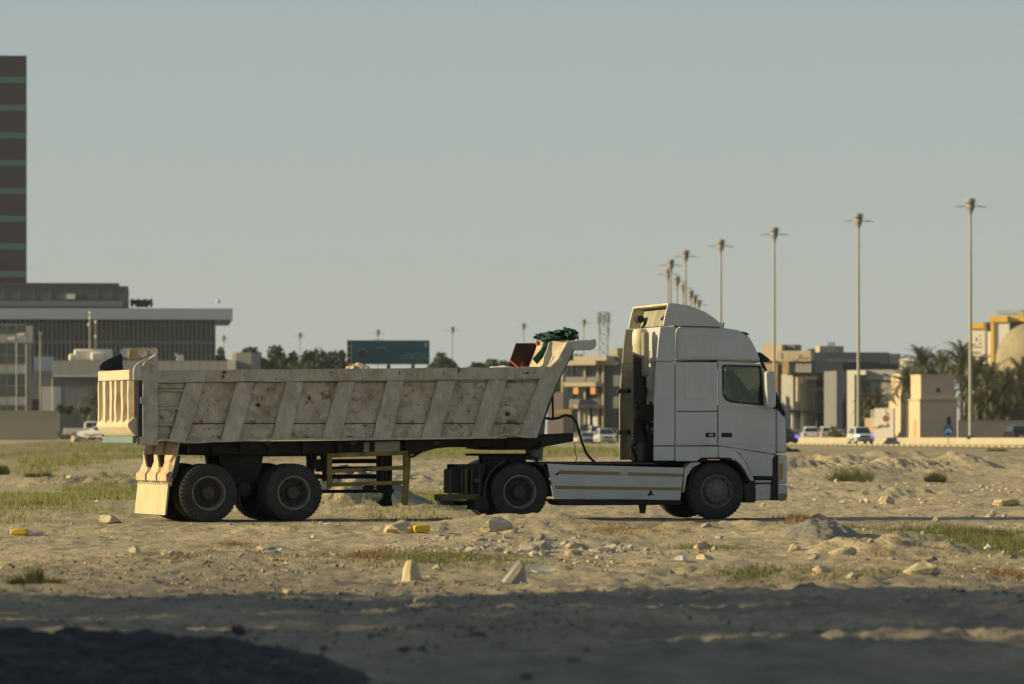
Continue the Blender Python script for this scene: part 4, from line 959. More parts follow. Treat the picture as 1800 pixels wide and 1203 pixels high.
jt = b.R('panel_joint', M['mgrey'], 195, 505, 196.5, 528, 2.94, 3.0); rep(jt, [-27*600/8000*k for k in range(1, 9)], b.r)
b.R('parapet', M['mgrey'], -120, 529, 217, 539, 2.4, 2.9)
b.R('vent_cowl', M['white'], 117, 517, 132, 526, 2.4, 3.0)
mb = MB()
for (xa,xb,yy) in ((229,268,529.5),(229,269,534),(238,262,538)):
    a = b.f.u(xa,yy,4); c = b.f.u(xb,yy,4); mb.tube((a[0],4,a[1]),(c[0],4,c[1]),0.17,n=8)
for xx in (232,243,255,266):
    a = b.f.u(xx,527,4); mb.box(a[0]-.15,a[0]+.15,3.8,4.2,a[1]-1.0,a[1]+.1)
mb.build('roof_pipes', M['dark'], b.r)
a = b.f.u(387,541,0); mb = MB().tube((a[0],0,a[1]),(a[0],0,a[1]+.9),.05).ico((a[0]-.3,0,a[1]+.85),(.28,.2,.28),2,.05,1); mb.build('floodlight', M['white'], b.r)
# C: low glass fronted building at the far left
b = Bld('glazed_office', 'low office with white bands and greenish glass strips beneath the tower at the left edge', 'building', 45, 520, 8)
b.R('wall', M['white'], -140, 570, 45.5, 770, 0.3, 7)
for (ya,yb_) in ((571,587),(603,640),(657.5,697),(713,722)):
    b.R('window_strip', M['wglass2'], -140, ya, 45, yb_, 0.05, 0.35)
for y in (624,678): b.R('transom', M['grey_panel'], -140, y, 45, y+1.3, -0.02, 0.1)
mu = b.R('mullion', M['grey_panel'], 28.5, 571, 29.7, 722, -0.03, 0.08); rep(mu, [-17*520/8000*k for k in range(1, 9)], b.r)
b.R('side_wing', M['white'], 46, 573, 57.5, 603, 1.5, 7)
b.R('side_wing', M['grey_panel'], 46, 604, 56, 770, 1.6, 7, label='darker lower part of the wing')
# link blocks
b = Bld('link_block', 'small blue grey stepped block between the glazed office and the long panelled hall', 'building', 70, 540, 6)
b.R('wall', M['mgrey'], 50, 652, 98, 770, 0, 6); b.R('upper_box', M['bluegrey'], 60, 627, 95, 652, 1, 6)
b.R('wall_panel', M['white'], 74, 680, 96, 722, -0.4, 0.2); b.R('door', M['dark'], 52, 702, 70, 722, -0.05, 0.1)
# D: long hall
b = Bld('panelled_hall', 'long low hall with beige fascia panels and rooftop ducts behind the trailer tail', 'building', 400, 480, 6)
b.R('wall', M['grey_panel'], 92, 664, 399, 770, 1.0, 14)
b.R('dark_recess', M['dgrey'], 92, 663.5, 399, 679, 0.6, 1.1)
for k in range(19):
    x0 = 92+k*16.2; b.R('fascia_panel', M['fascia'], x0+0.25, 634.5, x0+15.95, 663, 0.0, 0.7)
b.R('fascia_trim', M['white'], 92, 660.5, 398, 662.5, -0.08, 0.0)
b.R('pillar', M['bluegrey'], 96, 680, 107, 760, 0.3, 1.0)
for k in range(12): b.R('wall_rib', M['mgrey'], 112+k*11, 682, 112.6+k*11, 745, 0.95, 1.02)
b.R('back_hedge_wall', M['dgrey'], 105, 728, 399, 775, 0.0, 0.5)
# rooftop machinery
mb = MB(); 
def bx(x0,y0,x1,y1,d0,d1):
    a0,z1_ = b.f.u(x0,y0,d0); a1,z0_ = b.f.u(x1,y1,d0); mb.box(a0,a1,d0,d1,z0_,z1_)
bx(130,614,198,634,3,6); bx(121,622,134,634,3,6); bx(160,619,185,634,2,3)
mb.build('rooftop_duct', M['white'], b.r, bevel=0.2, seg=3, smooth=True)
mb = MB(); bx(224,612,265,633,3,6); mb.build('rooftop_tank', M['stone'], b.r, bevel=0.15, seg=2)
for xx, yy, rr_ in ((219,620,.46),(250,621,.42),(270,618,.40)):
    a = b.f.u(xx,yy,3); MB().lathe([(0,.24),(rr_*.5,.2),(rr_,0.0),(rr_,.03),(rr_*.5,.24),(0,.28)],(a[0],2.6,a[1]),'y',14,caps=False).build('satellite_dish', M['white'], b.r, smooth=True)
mb = MB(); bx(311,624,323,634,2,3); bx(308,621,311,626,2,2.4); mb.build('air_conditioner', M['white'], b.r)
for i,(x, top) in enumerate(((158,548),(168,564))):
    mb = MB(); a = b.f.u(x,614,3); c = b.f.u(x,top,3); mb.tube((a[0],3,a[1]),(a[0],3,c[1]),0.07,n=8); p = mb.build('aerial_pole', M['pole'], b.r)
    mb = MB()
    for yy in ((550,559,571) if i==0 else (566,592)): q = b.f.u(x-(2 if yy in (571,) else 0),yy,3); mb.ico((q[0],2.8,q[1]),(.16,.12,.2),1,.05,2)
    mb.build('lamp', M['white'], p)
# E beige wall
b = Bld('plastered_boundary_wall', 'plain beige plastered wall ending beside the pickup at the far left', 'wall', 102, 432, 7)
b.R('wall_face', M['conc'], -120, 724, 101, 790, 0, 0.3); b.R('coping', M['conc'], -120, 722.5, 102, 724.5, -0.06, 0.36)
# floodlight posts at the far left
for i,(x,top,lb,head) in enumerate(((29,592,'leftmost of three slim floodlight posts, before the glazed office',1),(46,585,'middle floodlight post with a boxy lamp turned left, at the corner of the glazed office',2),(71,584,'rightmost slim floodlight post, right of the glazed office',0))):
    fr = Frame(x, 500, 0); r_ = fr.root('floodlight_post', lb, 'floodlight', 'floodlight posts at the far left')
    zt2 = fr.u(x,top)[1]; MB().tube((0,0,0.5),(0,0,zt2),0.07,n=8).build('pole', M['pole'], r_)
    mb = MB()
    if head: mb.prism([(-.1,zt2),(-.95,zt2-.1),(-1.0,zt2-.35),(-.2,zt2-.25)], -.3, .3)
    mb.box(-.3,.3,-.05,.05,zt2-.1,zt2); mb.build('lamp_head', M['white'] if head else M['pole'], r_)
# M: three storey building with balconies
b = Bld('balcony_building', 'three storey building with cream slabs and orange blinds between the headboard and the cab', 'building', 990, 560, -27)
b.R('wall', M['dgrey'], 988, 638, 1064, 770, 1.8, 16)
b.R('side_wall', M['dgrey'], 1062, 640, 1098, 770, 1.9, 15)
b.R('roof_slab', M['conc'], 991, 634, 1047, 642, -0.6, 2)
b.R('upper_roof_slab', M['conc'], 1008, 626, 1066, 634.5, -0.4, 2)
b.R('roof_slab', M['conc'], 1049, 634.7, 1080, 642, 0.8, 4, label='shaded end of the roof slab')
b.R('floor_slab', M['conc'], 991, 672.5, 1047, 679.5, -0.6, 1.8); b.R('floor_slab', M['conc'], 991, 711.5, 1047, 718.5, -0.6, 1.8)
b.R('roof_box', M['conc'], 1072, 612, 1085, 626, 3, 6); b.R('parapet', M['mgrey'], 1066, 626, 1088, 642, 2, 6)
for (xa,xb) in ((994,1029),(1030.5,1050)):
    for (ya,yb_) in ((663,672),(702,711.3)): b.R('balcony_panel', M['mgrey'], xa, ya, xb, yb_, -0.5, -0.42)
for x in (986.5,1026,1048.5,1058): b.R('column', M['conc'], x, 642, x+2.6, 765, -0.2 if x<1000 else 1.2, 0.2 if x<1000 else 1.6)
for (ya,yb_) in ((643,672),(680,711),(719,760)):
    for x in (992,1001,1010,1019,1032,1040): b.R('window', M['wglass'], x, ya, x+7.5, yb_, 1.65, 1.85)
for (x,t) in ((1008,0),(1038,0)): b.R('orange_blind', M['orange'], x, 680.5, x+8.5, 693, -0.35, -0.25)
M['poster'] = mat('printed_window_poster', (0.50,0.58,0.66), 0.6, var=0.25, scale=0.8, spots=(((0.55,0.12,0.15),0.9,0.55,0.62),((0.6,0.58,0.5),1.3,0.58,0.66)))
for x in (1016.5,1028.5,1042): b.R('window_poster', M['poster'], x, 720, x+8, 755, 1.4, 1.5)
mb = MB(); a = b.f.u(1046,716,-.65); 
def text_obj(body, size, loc, parent, m, rot=(math.pi/2,0,0), name='lettering', ax='CENTER'):
    cu = bpy.data.curves.new(name, 'FONT'); cu.body = body; cu.size = size; cu.extrude = 0.02; cu.align_x = ax; cu.resolution_u = 3
    o = bpy.data.objects.new(name, cu); COL.objects.link(o); dg = bpy.context.evaluated_depsgraph_get()
    me = bpy.data.meshes.new_from_object(o.evaluated_get(dg)); bpy.data.objects.remove(o)
    o = bpy.data.objects.new(name, me); COL.objects.link(o); me.materials.clear(); me.materials.append(m)
    o.location = loc; o.rotation_euler = rot; o.parent = parent; return o
M['brownletters'] = mat('brown_lettering', (0.20,0.13,0.06), 0.7)
# Arabic is written with presentation forms in visual order
def ar(s): return s[::-1]
for xx, tx in ((1004,'\uFE8E\uFEF4\uFEE7\uFE8E\uFE9F'),(1038,'\uFE93\uFEAE\uFEB8')):
    a = b.f.u(xx,717.6,-0.62); text_obj(tx, 0.55, (a[0],-0.63,a[1]), b.r, M['brownletters'])
# neighbour shop between the trailer and that building
b = Bld('shop_annex', 'low pinkish shop with a tan sign just left of the balcony building', 'shop', 970, 550, -6)
b.R('wall', mat('dusty_pink_render',(0.23,0.19,0.185),0.8), 962, 690, 990, 770, 0, 8)
b.R('sign_board', M['stone'], 977, 720, 1004, 728, -0.4, 0.1)
# L: lattice mast
fr = Frame(1061, 900, 0); r_ = fr.root('telecom_mast', 'grey lattice telecom mast with antennas rising behind the balcony building', 'mast')
zt2 = fr.u(1061,549)[1]; mb = MB(); hw = 0.75
for sx in (-1,1):
    for sy in (-1,1): mb.tube((sx*hw*1.3,sy*hw*1.3,1),(sx*hw,sy*hw,zt2),0.09,n=5)
nseg = 14
for k in range(nseg):
    z0_, z1_ = 1+(zt2-1)*k/nseg, 1+(zt2-1)*(k+1)/nseg; ww = hw*1.25
    for sy in (-1,1):
        mb.tube((-ww,sy*ww,z0_),(ww,sy*ww,z1_),0.05,n=4); mb.tube((ww,sy*ww,z0_),(-ww,sy*ww,z1_),0.05,n=4)
        mb.tube((sy*ww,-ww,z0_),(sy*ww,ww,z1_),0.05,n=4); mb.tube((-ww,sy*ww,z1_),(ww,sy*ww,z1_),0.04,n=4)
mb.build('lattice', M['grey_panel'], r_)
for (dx,dz) in ((-1.1,0),(-0.5,0.3),(0.3,0.3),(0.9,0.2),(1.2,0),(0,-.3),(-.8,-2.2),(1.0,-2.4)):
    MB().box(dx-.13,dx+.13,-1.0,-.8,zt2-2.4+dz,zt2-.2+dz).build('antenna', M['lamphead'], r_)
# J: billboard
b = Bld('billboard', 'wide dark teal billboard with two small emblems and faint arabic lettering above the trailer rail', 'billboard', 683, 640, 3)
M['bill'] = mat('teal_billboard_print', (0.018,0.075,0.105), 0.9, spec=0.05, var=0.3, scale=0.12)
M['billdark'] = mat('dark_maroon_print', (0.03,0.012,0.018), 0.5); M['billpale'] = mat('pale_blue_print', (0.18,0.24,0.27), 0.5)
b.R('box', M['dark'], 611, 598.5, 755, 640.5, 0.05, 1.6); pf = b.R('printed_face', M['bill'], 618, 599.5, 754.5, 640, -0.05, 0.05)
for k in range(4): b.R('end_frame_cell', M['maroon'], 611, 599.5+k*10.3, 617, 608+k*10.3, 0.0, 0.05)
for k in range(5): b.R('end_frame_bar', M['conc'], 610.5, 598+k*10.3, 617.8, 599.3+k*10.3, -0.06, 0.1)
b.R('end_frame_bar', M['conc'], 610, 598, 611, 641, -0.06, 0.1); b.R('end_frame_bar', M['conc'], 617, 598, 618, 641, -0.06, 0.1)
for (cx,cy,rx,ry) in ((636.5,622.5,6,7.5),(671,618.5,5,6.5)):
    a = b.f.u(cx,cy,-0.06); k_ = 640/8000; mb = MB(); mb.prism([(a[0]+rx*k_*math.cos(t), a[1]+ry*k_*(math.sin(t) if math.sin(t)>0 else 1.25*math.sin(t)*abs(math.sin(t))**.5)) for t in [2*math.pi*q/18 for q in range(18)]], -0.075, -0.052)
    mb.build('emblem', M['billdark'], pf)
    mb = MB(); mb.path([(a[0]+(rx+3)*k_*math.cos(t),-0.08,a[1]+(ry+1.5)*k_*math.sin(t)) for t in [R(35+11*q) for q in range(11)]],0.07,4); mb.build('emblem_arc', M['billpale'], pf)
a = b.f.u(749,607,-.06); MB().prism([(a[0]-.22,a[1]+.3),(a[0]+.22,a[1]+.3),(a[0]+.22,a[1]-.1),(a[0],a[1]-.35),(a[0]-.22,a[1]-.1)],-.075,-.052).build('shield_logo', M['billpale'], pf)
for yy, tx in ((623.5,'\uFEE6\uFEF4\uFEE8\uFEC3\uFE8D\uFEEE\uFEE4\uFEDF\uFE8D \uFE94\uFEE3\uFEAA\uFEA8\uFEDF'),(629.5,'\uFEE6\uFEF4\uFEE4\uFEF4\uFED8\uFEE4\uFEDF\uFE8D\uFEED \uFEE6\uFEF4\uFEE8\uFEC3\uFE8D\uFEEE\uFEE4\uFEDF\uFE8D')):
    a = b.f.u(728,yy+1.2,-.06); text_obj(tx, 0.55, (a[0],-.056,a[1]), pf, M['billpale'])
mb = MB()
for x in (640,683,726): a = b.f.u(x,641,0.8); mb.tube((a[0],.8,0.5),(a[0],.8,a[1]),0.25,n=8)
mb.build('leg', M['dark'], b.r)
for x in (657,661,667,673): b.R('top_bracket', M['dark'], x, 596, x+1, 598.5, 0.6, 0.7)
# small blocks left of the trees
b = Bld('concrete_substation', 'small grey brown concrete block left of the far trees', 'building', 440, 560, -8)
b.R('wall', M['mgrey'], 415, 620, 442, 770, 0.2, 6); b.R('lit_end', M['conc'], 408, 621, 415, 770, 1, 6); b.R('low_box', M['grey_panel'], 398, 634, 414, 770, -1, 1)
# N1: mall with the lit sign
b = Bld('mall_building', 'shopping building with a cream lettered sign band and brown brick columns right of the cab', 'building', 1424, 580, -20)
b.R('wall', M['dgrey'], 1340, 634, 1432, 775, 1.0, 14)
sg_ = b.R('sign_band', M['conc'], 1366, 617, 1425, 635.5, -0.2, 1.2)
b.R('roof_box', M['sandwall'], 1340, 606, 1374, 634, 0.6, 3); b.R('roof_box', M['mgrey'], 1374, 606, 1397, 618, 2.0, 5, label='grey shaded roof box')
b.R('brick_column', M['stone'], 1375, 636, 1386.5, 706, -0.1, 1.0); b.R('brick_column', M['stone'], 1340, 640, 1366, 700, 0.2, 1.0)
b.R('lower_wall', M['sandwall'], 1366, 706, 1393, 718, -1.4, 0.5); b.R('lower_wall', mat('red_brown_tile',(0.16,0.08,0.05),0.8), 1360, 706, 1376, 770, -0.5, 0.5, label='red brown tiled lower corner')
b.R('portal_post', M['sandwall'], 1386.5, 706, 1389.5, 768, -1.5, 0.4)
for x in (1388,1393.5,1399,1404.5,1410,1415.5,1421): b.R('clad_strip', M['grey_panel'], x, 637, x+4.6, 655, 0.3, 1.05)
for x in (1388,1394): b.R('window', M['wglass'], x, 675, x+4.5, 705, 0.5, 1.05)
a = b.f.u(1407,632.3,-.2); text_obj('\uFEF2\uFEE7\uFE8E\uFEA8\uFE91', 0.95, (a[0],-.23,a[1]), sg_, M['brownletters'])
for yy in (622.5,626,630): b.R('small_lettering', M['stone'], 1383, yy-.7, 1390.5, yy+.6, -0.23, -0.19, parent=sg_)
b.R('emblem', M['brownletters'], 1373.2, 621, 1376, 632, -0.23, -0.19, parent=sg_)
# N2: long dark upper block
b = Bld('dark_grey_block', 'long dark grey flat roofed block behind the glass atrium', 'building', 1500, 640, 8)
b.R('wall', M['mgrey'], 1424, 619.5, 1563, 775, 0, 16); b.R('corner_pier', M['dgrey'], 1424, 613.5, 1433, 619.5, 0, 2)
b.R('wall', M['grey_panel'], 1564, 622, 1583, 775, 1.5, 16, label='paler right hand end')
b.R('roof_room', M['conc'], 1441, 608.5, 1471, 619.5, 2, 5); b.R('roof_room', M['grey_panel'], 1471, 608.5, 1483, 619.5, 2.5, 5, label='grey end of the roof room')
for x in (1457,1461.5,1466): b.R('roof_pipe', M['dark'], x, 601.5, x+1.2, 608.5, 2, 2.4)
b.R('window', M['wglass'], 1433, 636, 1455, 645.5, -0.1, 0.2)
for (x0,x1) in ((1456,1465),(1467.5,1485),(1487,1512)): b.R('balcony_screen', M['grey_panel'], x0, 631, x1, 646, -0.5, -0.3)
b.R('balcony_band', M['conc'], 1430, 646, 1480, 656, -0.8, -0.2)
b.R('dark_band', M['dark'], 1480, 637, 1546, 651, -0.9, -0.3); b.R('dark_band', M['dark'], 1546, 640, 1578, 652, -0.5, 0.2)
# N3: glass atrium
b = Bld('glass_atrium', 'dark glazed shop front with tall lettering and a warm lit frame behind the parked cars', 'shop', 1470, 560, 6)
M['attic'] = mat('smoky_atrium_glass', (0.035,0.037,0.035), 0.1, var=0.6, scale=0.35, spec=0.7)
b.R('wall', M['grey_panel'], 1394, 657, 1470.5, 775, 1.2, 10)
b.R('roof_edge', M['dark'], 1390, 655, 1470, 659.5, -0.6, 2)
for k in range(9):
    x0 = 1406+k*7.2
    for (ya,yb_) in ((668,684),(684.7,706),(706.7,722)): b.R('glass_pane', M['attic'], x0+.5, ya, x0+6.7, yb_, 0.8, 0.86)
for k in range(9):
    x0 = 1406+k*7.2; 
    for (ya,yb_) in ((727,742),(742.7,768)): b.R('glass_pane', M['attic'], x0+.5, ya, x0+6.7, yb_, 0.8, 0.86)
b.R('warm_frame_post', M['sandwall'], 1401, 661, 1405.5, 706, -0.2, 0.6, label='sunlit warm post')
for k in range(4): b.R('warm_frame_panel', M['sandwall'], 1406+k*8, 661, 1413+k*8, 667.3 if k else 674, -0.1, 0.3)
for k in range(4): b.R('ceiling_light_strip', M['white'], 1439+k*8, 661.8, 1444.5+k*8, 663.8, 0.3, 0.5)
b.R('canopy', M['dark'], 1386, 721, 1470, 725, -1.6, 1.2)
for x in (1392,1408): b.R('entrance_post', M['white'], x, 725, x+4.5, 766, 0.3, 0.8)
for x in (1435,1449): b.R('steel_post', M['mgrey'], x, 725, x+1.2, 768, 0.0, 0.3)
a = b.f.u(1434,688,0.3); text_obj('nIAnI', 1.05, (a[0],0.5,a[1]), b.r, M['grey_panel'])
# N4 grey wall block, N5 white building
b = Bld('grey_wall_block', 'plain mid grey wall block between the glass shop front and the white building', 'building', 1485, 550, 7)
b.R('wall', M['mgrey'], 1470.5, 652, 1496, 775, 0, 8); b.R('dark_slot', M['dark'], 1481, 703, 1488.5, 770, -0.08, 0.1); b.R('niche', M['dgrey'], 1483, 693, 1490, 703, -0.05, 0.1)
b = Bld('white_portal_building', 'white framed building with dark window behind the second lamp post and small palm', 'building', 1500, 530, -20)
b.R('wall', M['white'], 1489, 651, 1592, 775, 1.2, 10)
b.R('portal_frame', M['white'], 1489, 651, 1521.5, 659, -0.6, 1.2); b.R('portal_frame', M['white'], 1489, 659, 1502, 775, -0.6, 1.2)
b.R('stone_band', M['stone'] if False else M['grey_panel'], 1522, 650, 1592, 668, 0.4, 1.2)
b.R('window', M['wglass'], 1514, 668.5, 1529, 690, 1.0, 1.3); b.R('window', M['wglass'], 1502.5, 670, 1507, 768, 0.2, 1.3)
for x in (1530,1537.5,1545,1552.5,1560,1567.5): b.R('cladding_strip', M['grey_panel'], x, 669, x+6.8, 694, 0.9, 1.25)
b.R('dark_base', M['dgrey'], 1507, 694, 1592, 775, 0.8, 1.25); b.R('wall_lamp', M['dark'], 1552, 657, 1556, 660.5, 0.2, 0.4)
b = Bld('small_white_house', 'small cream white house top showing above the first palm', 'building', 1600, 600, -20)
b.R('wall', M['white'], 1582, 634, 1604, 775, 0, 8); b.R('cornice', M['white'], 1581, 631.5, 1606, 634.5, -0.4, 8)
# cafe sign wall
b = Bld('sign_wall', 'cream wall panel with a red cup emblem and brown arabic lettering behind the white oncoming car', 'sign', 1552, 500, -22)
sw = b.R('panel', M['white'], 1537.5, 718, 1571, 775, 0, 0.5); b.R('return_panel', M['grey_panel'], 1530, 720, 1537, 740, 0.6, 0.9); b.R('low_wall', M['sandwall'], 1520, 735, 1537.4, 775, 0.4, 0.7)
M['cupred'] = mat('dull_red_print', (0.26,0.085,0.06), 0.7)
a = b.f.u(1557,734,-.03); k_ = 500/8000
MB().prism([(a[0]+5.8*k_*math.cos(t), a[1]+(3.0 if math.sin(t)>0 else 8)*k_*math.sin(t)) for t in [2*math.pi*q/20 for q in range(20)]], -0.05, -0.003).build('cup_emblem', M['cupred'], sw)
mb = MB(); mb.path([(a[0]-.05,-.03,a[1]+.2),(a[0]+.12,-.03,a[1]+.45),(a[0]-.1,-.03,a[1]+.7),(a[0]-.02,-.03,a[1]+.95)],0.03,4); mb.path([(a[0]+.2,-.03,a[1]+.2),(a[0]+.3,-.03,a[1]+.4),(a[0]+.15,-.03,a[1]+.55)],0.03,4); mb.build('steam_lines', M['grey_panel'], sw)
a = b.f.u(1549,751.5,-.03); text_obj('\uFEF0\uFEEC\uFED8\uFEE4\uFEDF\uFE8D', 0.62, (a[0],-.03,a[1]), sw, M['cupred'])
# tower house
b = Bld('gate_tower', 'square sand coloured two tier gate tower beside the blue sign', 'building', 1645, 480, 8)
b.R('lower_wall', M['sandwall'], 1617, 704, 1682, 775, 0, 5.2); b.R('upper_wall', M['sandwall'], 1618.5, 660, 1678, 702, 0.25, 4.9)
b.R('string_course', M['conc'], 1616, 701.5, 1683.5, 704.2, -0.15, 5.35); b.R('coping', M['sandwall'], 1618, 658.5, 1679, 660.3, 0.15, 5.0)
b.R('window', M['dark'], 1664.5, 733, 1671.5, 747, -0.04, 0.2)
a = b.f.u(1649,686,0.25); MB().prism([(a[0]-.2,a[1]-.25),(a[0]+.2,a[1]-.25),(a[0]+.2,a[1]+.1),(a[0],a[1]+.3),(a[0]-.2,a[1]+.1)],0.2,0.3).build('arched_vent', M['dark'], b.r)
mb = MB(); sl = b.f.u(1617,740)[0]; mb.box(sl-0.04,sl+0.02,1.6,2.8,1.0,3.1); mb.build('side_door', M['orange'], b.r)
b = Bld('ochre_house', 'narrow ochre and cream house front half hidden by palm fronds left of the gate tower', 'building', 1590, 505, 8)
b.R('wall', M['sandwall'], 1583, 705, 1592, 775, 0, 6); b.R('upper_wall', M['sandwall'], 1585, 657, 1596, 704, 0.3, 5.5); b.R('low_wall', M['sandwall'], 1592.5, 731, 1616, 775, 1.5, 2)
b = Bld('compound_wall', 'long grey beige compound wall right of the gate tower behind the last lamp post', 'wall', 1740, 478, 7)
b.R('wall_face', M['sandwall'], 1684, 741, 1990, 775, 0, 0.3); b.R('coping', M['conc'], 1684, 739, 1990, 741.3, -0.06, 0.36)
for x in (1720,1790,1860): b.R('pier', M['sandwall'], x, 741, x+5, 775, -0.10, 0)
# yellow trimmed building
b = Bld('yellow_trim_building', 'cream building with bold yellow fascia rising at the right edge', 'building', 1740, 640, -18)
b.R('wall', M['white'], 1708, 575, 1731, 775, 0.4, 10); b.R('wall', M['white'], 1741, 566, 1774, 775, 0.2, 10, label='taller right hand bay')
b.R('fascia', M['yel'], 1702, 568, 1729, 578, 0.0, 2); b.R('fascia', M['yel'], 1740, 556, 1771, 566.5, -0.2, 2); b.R('side_fascia', M['yel'], 1771, 556, 1900, 565, 0.6, 8)
b.R('yellow_post', M['yel'], 1741, 566, 1747, 640, -0.1, 0.6); b.R('link_wall', M['white'], 1728, 583, 1741, 700, 0.6, 9); b.R('dark_gap', M['dark'], 1731, 567, 1741, 583, 2.5, 6)
b.R('grey_wall', M['dgrey'], 1774, 565, 1900, 640, 1.2, 9); b.R('roof_sheet', M['bluegrey'], 1752, 545, 1795, 552, 3, 8); b.R('roof_room', M['conc'], 1790, 547, 1800, 556, 2, 4)
for (xx,yy,ww,hh) in ((1715,594,2.5,6),(1721,590,4,1.5),(1721,597,4,1.5),(1721,603,6,1.5),(1714,610,13,1.5)): b.R('small_lettering', M['dgrey'], xx, yy, xx+ww, yy+hh, 0.36, 0.4)
# dome
fr = Frame(1818, 540, 0); r_ = fr.root('mosque_dome', 'mottled sand coloured dome with a pointed arch window at the right edge', 'dome')
zc = fr.u(1818,640)[1]; pr = [(4.6*math.cos(t)**0.9, zc+4.9*math.sin(t)) for t in [R(90*k/14) for k in range(15)]]
MB().lathe([(4.15,0.5),(4.15,zc-1.8),(4.5,zc-1.7),(4.5,zc)]+pr[:-1]+[(0.01,zc+4.9)], (0,0,0), 'z', 32).build('dome_shell', M['dome'], r_, smooth=True)
q = fr.u(1772,638)[0]; aw = MB().prism([(-.4,-.9),(.4,-.9),(.4,.1),(.22,.5),(0,.72),(-.22,.5),(-.4,.1)],-0.15,0.15)
o = aw.build('arch_window', M['dark'], r_); o.location = (-3.05,-3.0,zc-0.5); o.rotation_euler = (0,0,R(-45))
# ------------------------------------------------------------------ street lamps
def make_lamp(name, label, group):
    r_ = tag(empty(name, (0,0,0)), label, 'street lamp', group)
    MB().tube((0,0,0),(0,0,1),0.20,0.11,n=14).build('pole', M['pole'], r_, smooth=True)
    MB().lathe([(0.0,-1.25),(0.13,-1.2),(0.15,-0.95),(0.36,-0.55),(0.44,-0.30),(0.42,-0.10),(0.34,-0.05),(0.34,0.02),(0.42,0.06),(0.46,0.15),(0.46,0.42),(0.38,0.50),(0.0,0.53)], axis='z', n=20).build('lamp_head', M['lamphead'], r_, smooth=True)
    MB().lathe([(0.455,-0.03),(0.36,-0.05),(0.36,0.06),(0.455,0.05)], axis='z', n=20, closed=True).build('head_gap_ring', M['dark'], r_, smooth=True)
    for k in range(4):
        a = R(90*k); c, s_ = math.cos(a), math.sin(a)
        mb = MB()
        def q(x, y, z): return (x*c-y*s_, x*s_+y*c, z)
        mb.tube(q(0.35,0,-0.30), q(0.8,0,-0.28), 0.03, n=5)
        for (x0,x1,z0_,z1_) in ((0.72,1.6,-0.27,-0.36),):
            vs = [q(x0,-.13,z0_-.05),q(x0,.13,z0_-.05),q(x0,.08,z0_+.08),q(x0,-.08,z0_+.08),q(x1,-.10,z1_-.02),q(x1,.10,z1_-.02),q(x1,.07,z1_+.03),q(x1,-.07,z1_+.03)]
            mb.add(vs, [(0,3,2,1),(4,5,6,7),(0,1,5,4),(1,2,6,5),(2,3,7,6),(3,0,4,7)])
        mb.build('luminaire', M['dark'] if k in (1,3) else M['lamphead'], r_)
    MB().tube((0.56,0,-0.3),(0.56,0,0.45),0.02,n=4).build('lightning_rod', M['dark'], r_)
    MB().box(-.34,.34,-.34,.34,-0.1,0.22).build('base', M['dark'], r_, bevel=0.05)
    return r_
proto_lamp = None
def place_lamp(X, Y, ztop, zbase, label, group, rz=0.0):
    global proto_lamp
    if proto_lamp is None: o = proto_lamp = make_lamp('street_lamp', label, group)
    else: o = copy_tree(proto_lamp)
    o['label'] = label; o['group'] = group
    o.location = (X, Y, zbase); o.rotation_euler = (0,0,rz)
    h = ztop-zbase
    for ch in o.children:
        nm = ch.name.split('.')[0]
        if nm == 'pole': ch.scale = (1,1,h-0.8)
        elif nm in ('lamp_head','head_gap_ring','luminaire','lightning_rod'): ch.location = (0,0,h)
    return o
G1 = 'tall street lamps curving away along the median'
LT = ['tallest and nearest tall street lamp, the rightmost one in front of the palms','second tall street lamp from the right, directly above the white oncoming car','third tall street lamp from the right, in front of the lettered sign band',
 'tall street lamp rising just right of the cab roof','street lamp with its head highest above the cab roof deflector','street lamp over the top left corner of the cab roof deflector',
 'street lamp head just below and left of the one over the deflector corner','first of the row of small lamp heads falling to the right above the cab','second small lamp head of the falling row above the cab','third small lamp head of the falling row above the cab','fourth small lamp head of the falling row above the cab','lowest and farthest small lamp head of the falling row above the cab']
for (X, Y), (px, py), lb in zip(LAMP, ((1706,358),(1509,384),(1361,408),(1267,429),(1205,447),(1179,463),(1174.5,479),(1190,492),(1201,504),(1214,516),(1221,525),(1228,533)), LT):
    X = (px-HX)*Y/FPX; place_lamp(X, Y, EYE+(HY-py)*Y/FPX, 1.22 if Y < 500 else 0.9, lb, G1, R(6))
G2 = 'far street lamps standing on the skyline'
for px, py, Y, lb in ((1026,566,895,'far street lamp crossing the balcony building beside the lattice mast'),(920,573,923,'far street lamp above the trailer front, left of the green netting'),(795,579,952,'far street lamp between the billboard and the netting'),
    (664,584,989,'far street lamp poking up behind the billboard'),(527,589,1011,'far street lamp among the trees left of the billboard'),(393,594,1040,'leftmost far street lamp at the corner of the finned building')):
    place_lamp((px-HX)*Y/FPX, Y, EYE+(HY-py)*Y/FPX, 1.0, lb, G2, R(px%7))
# slim cream pole in front of the balcony building + small sign gantry
fr = Frame(987, 500, 0)
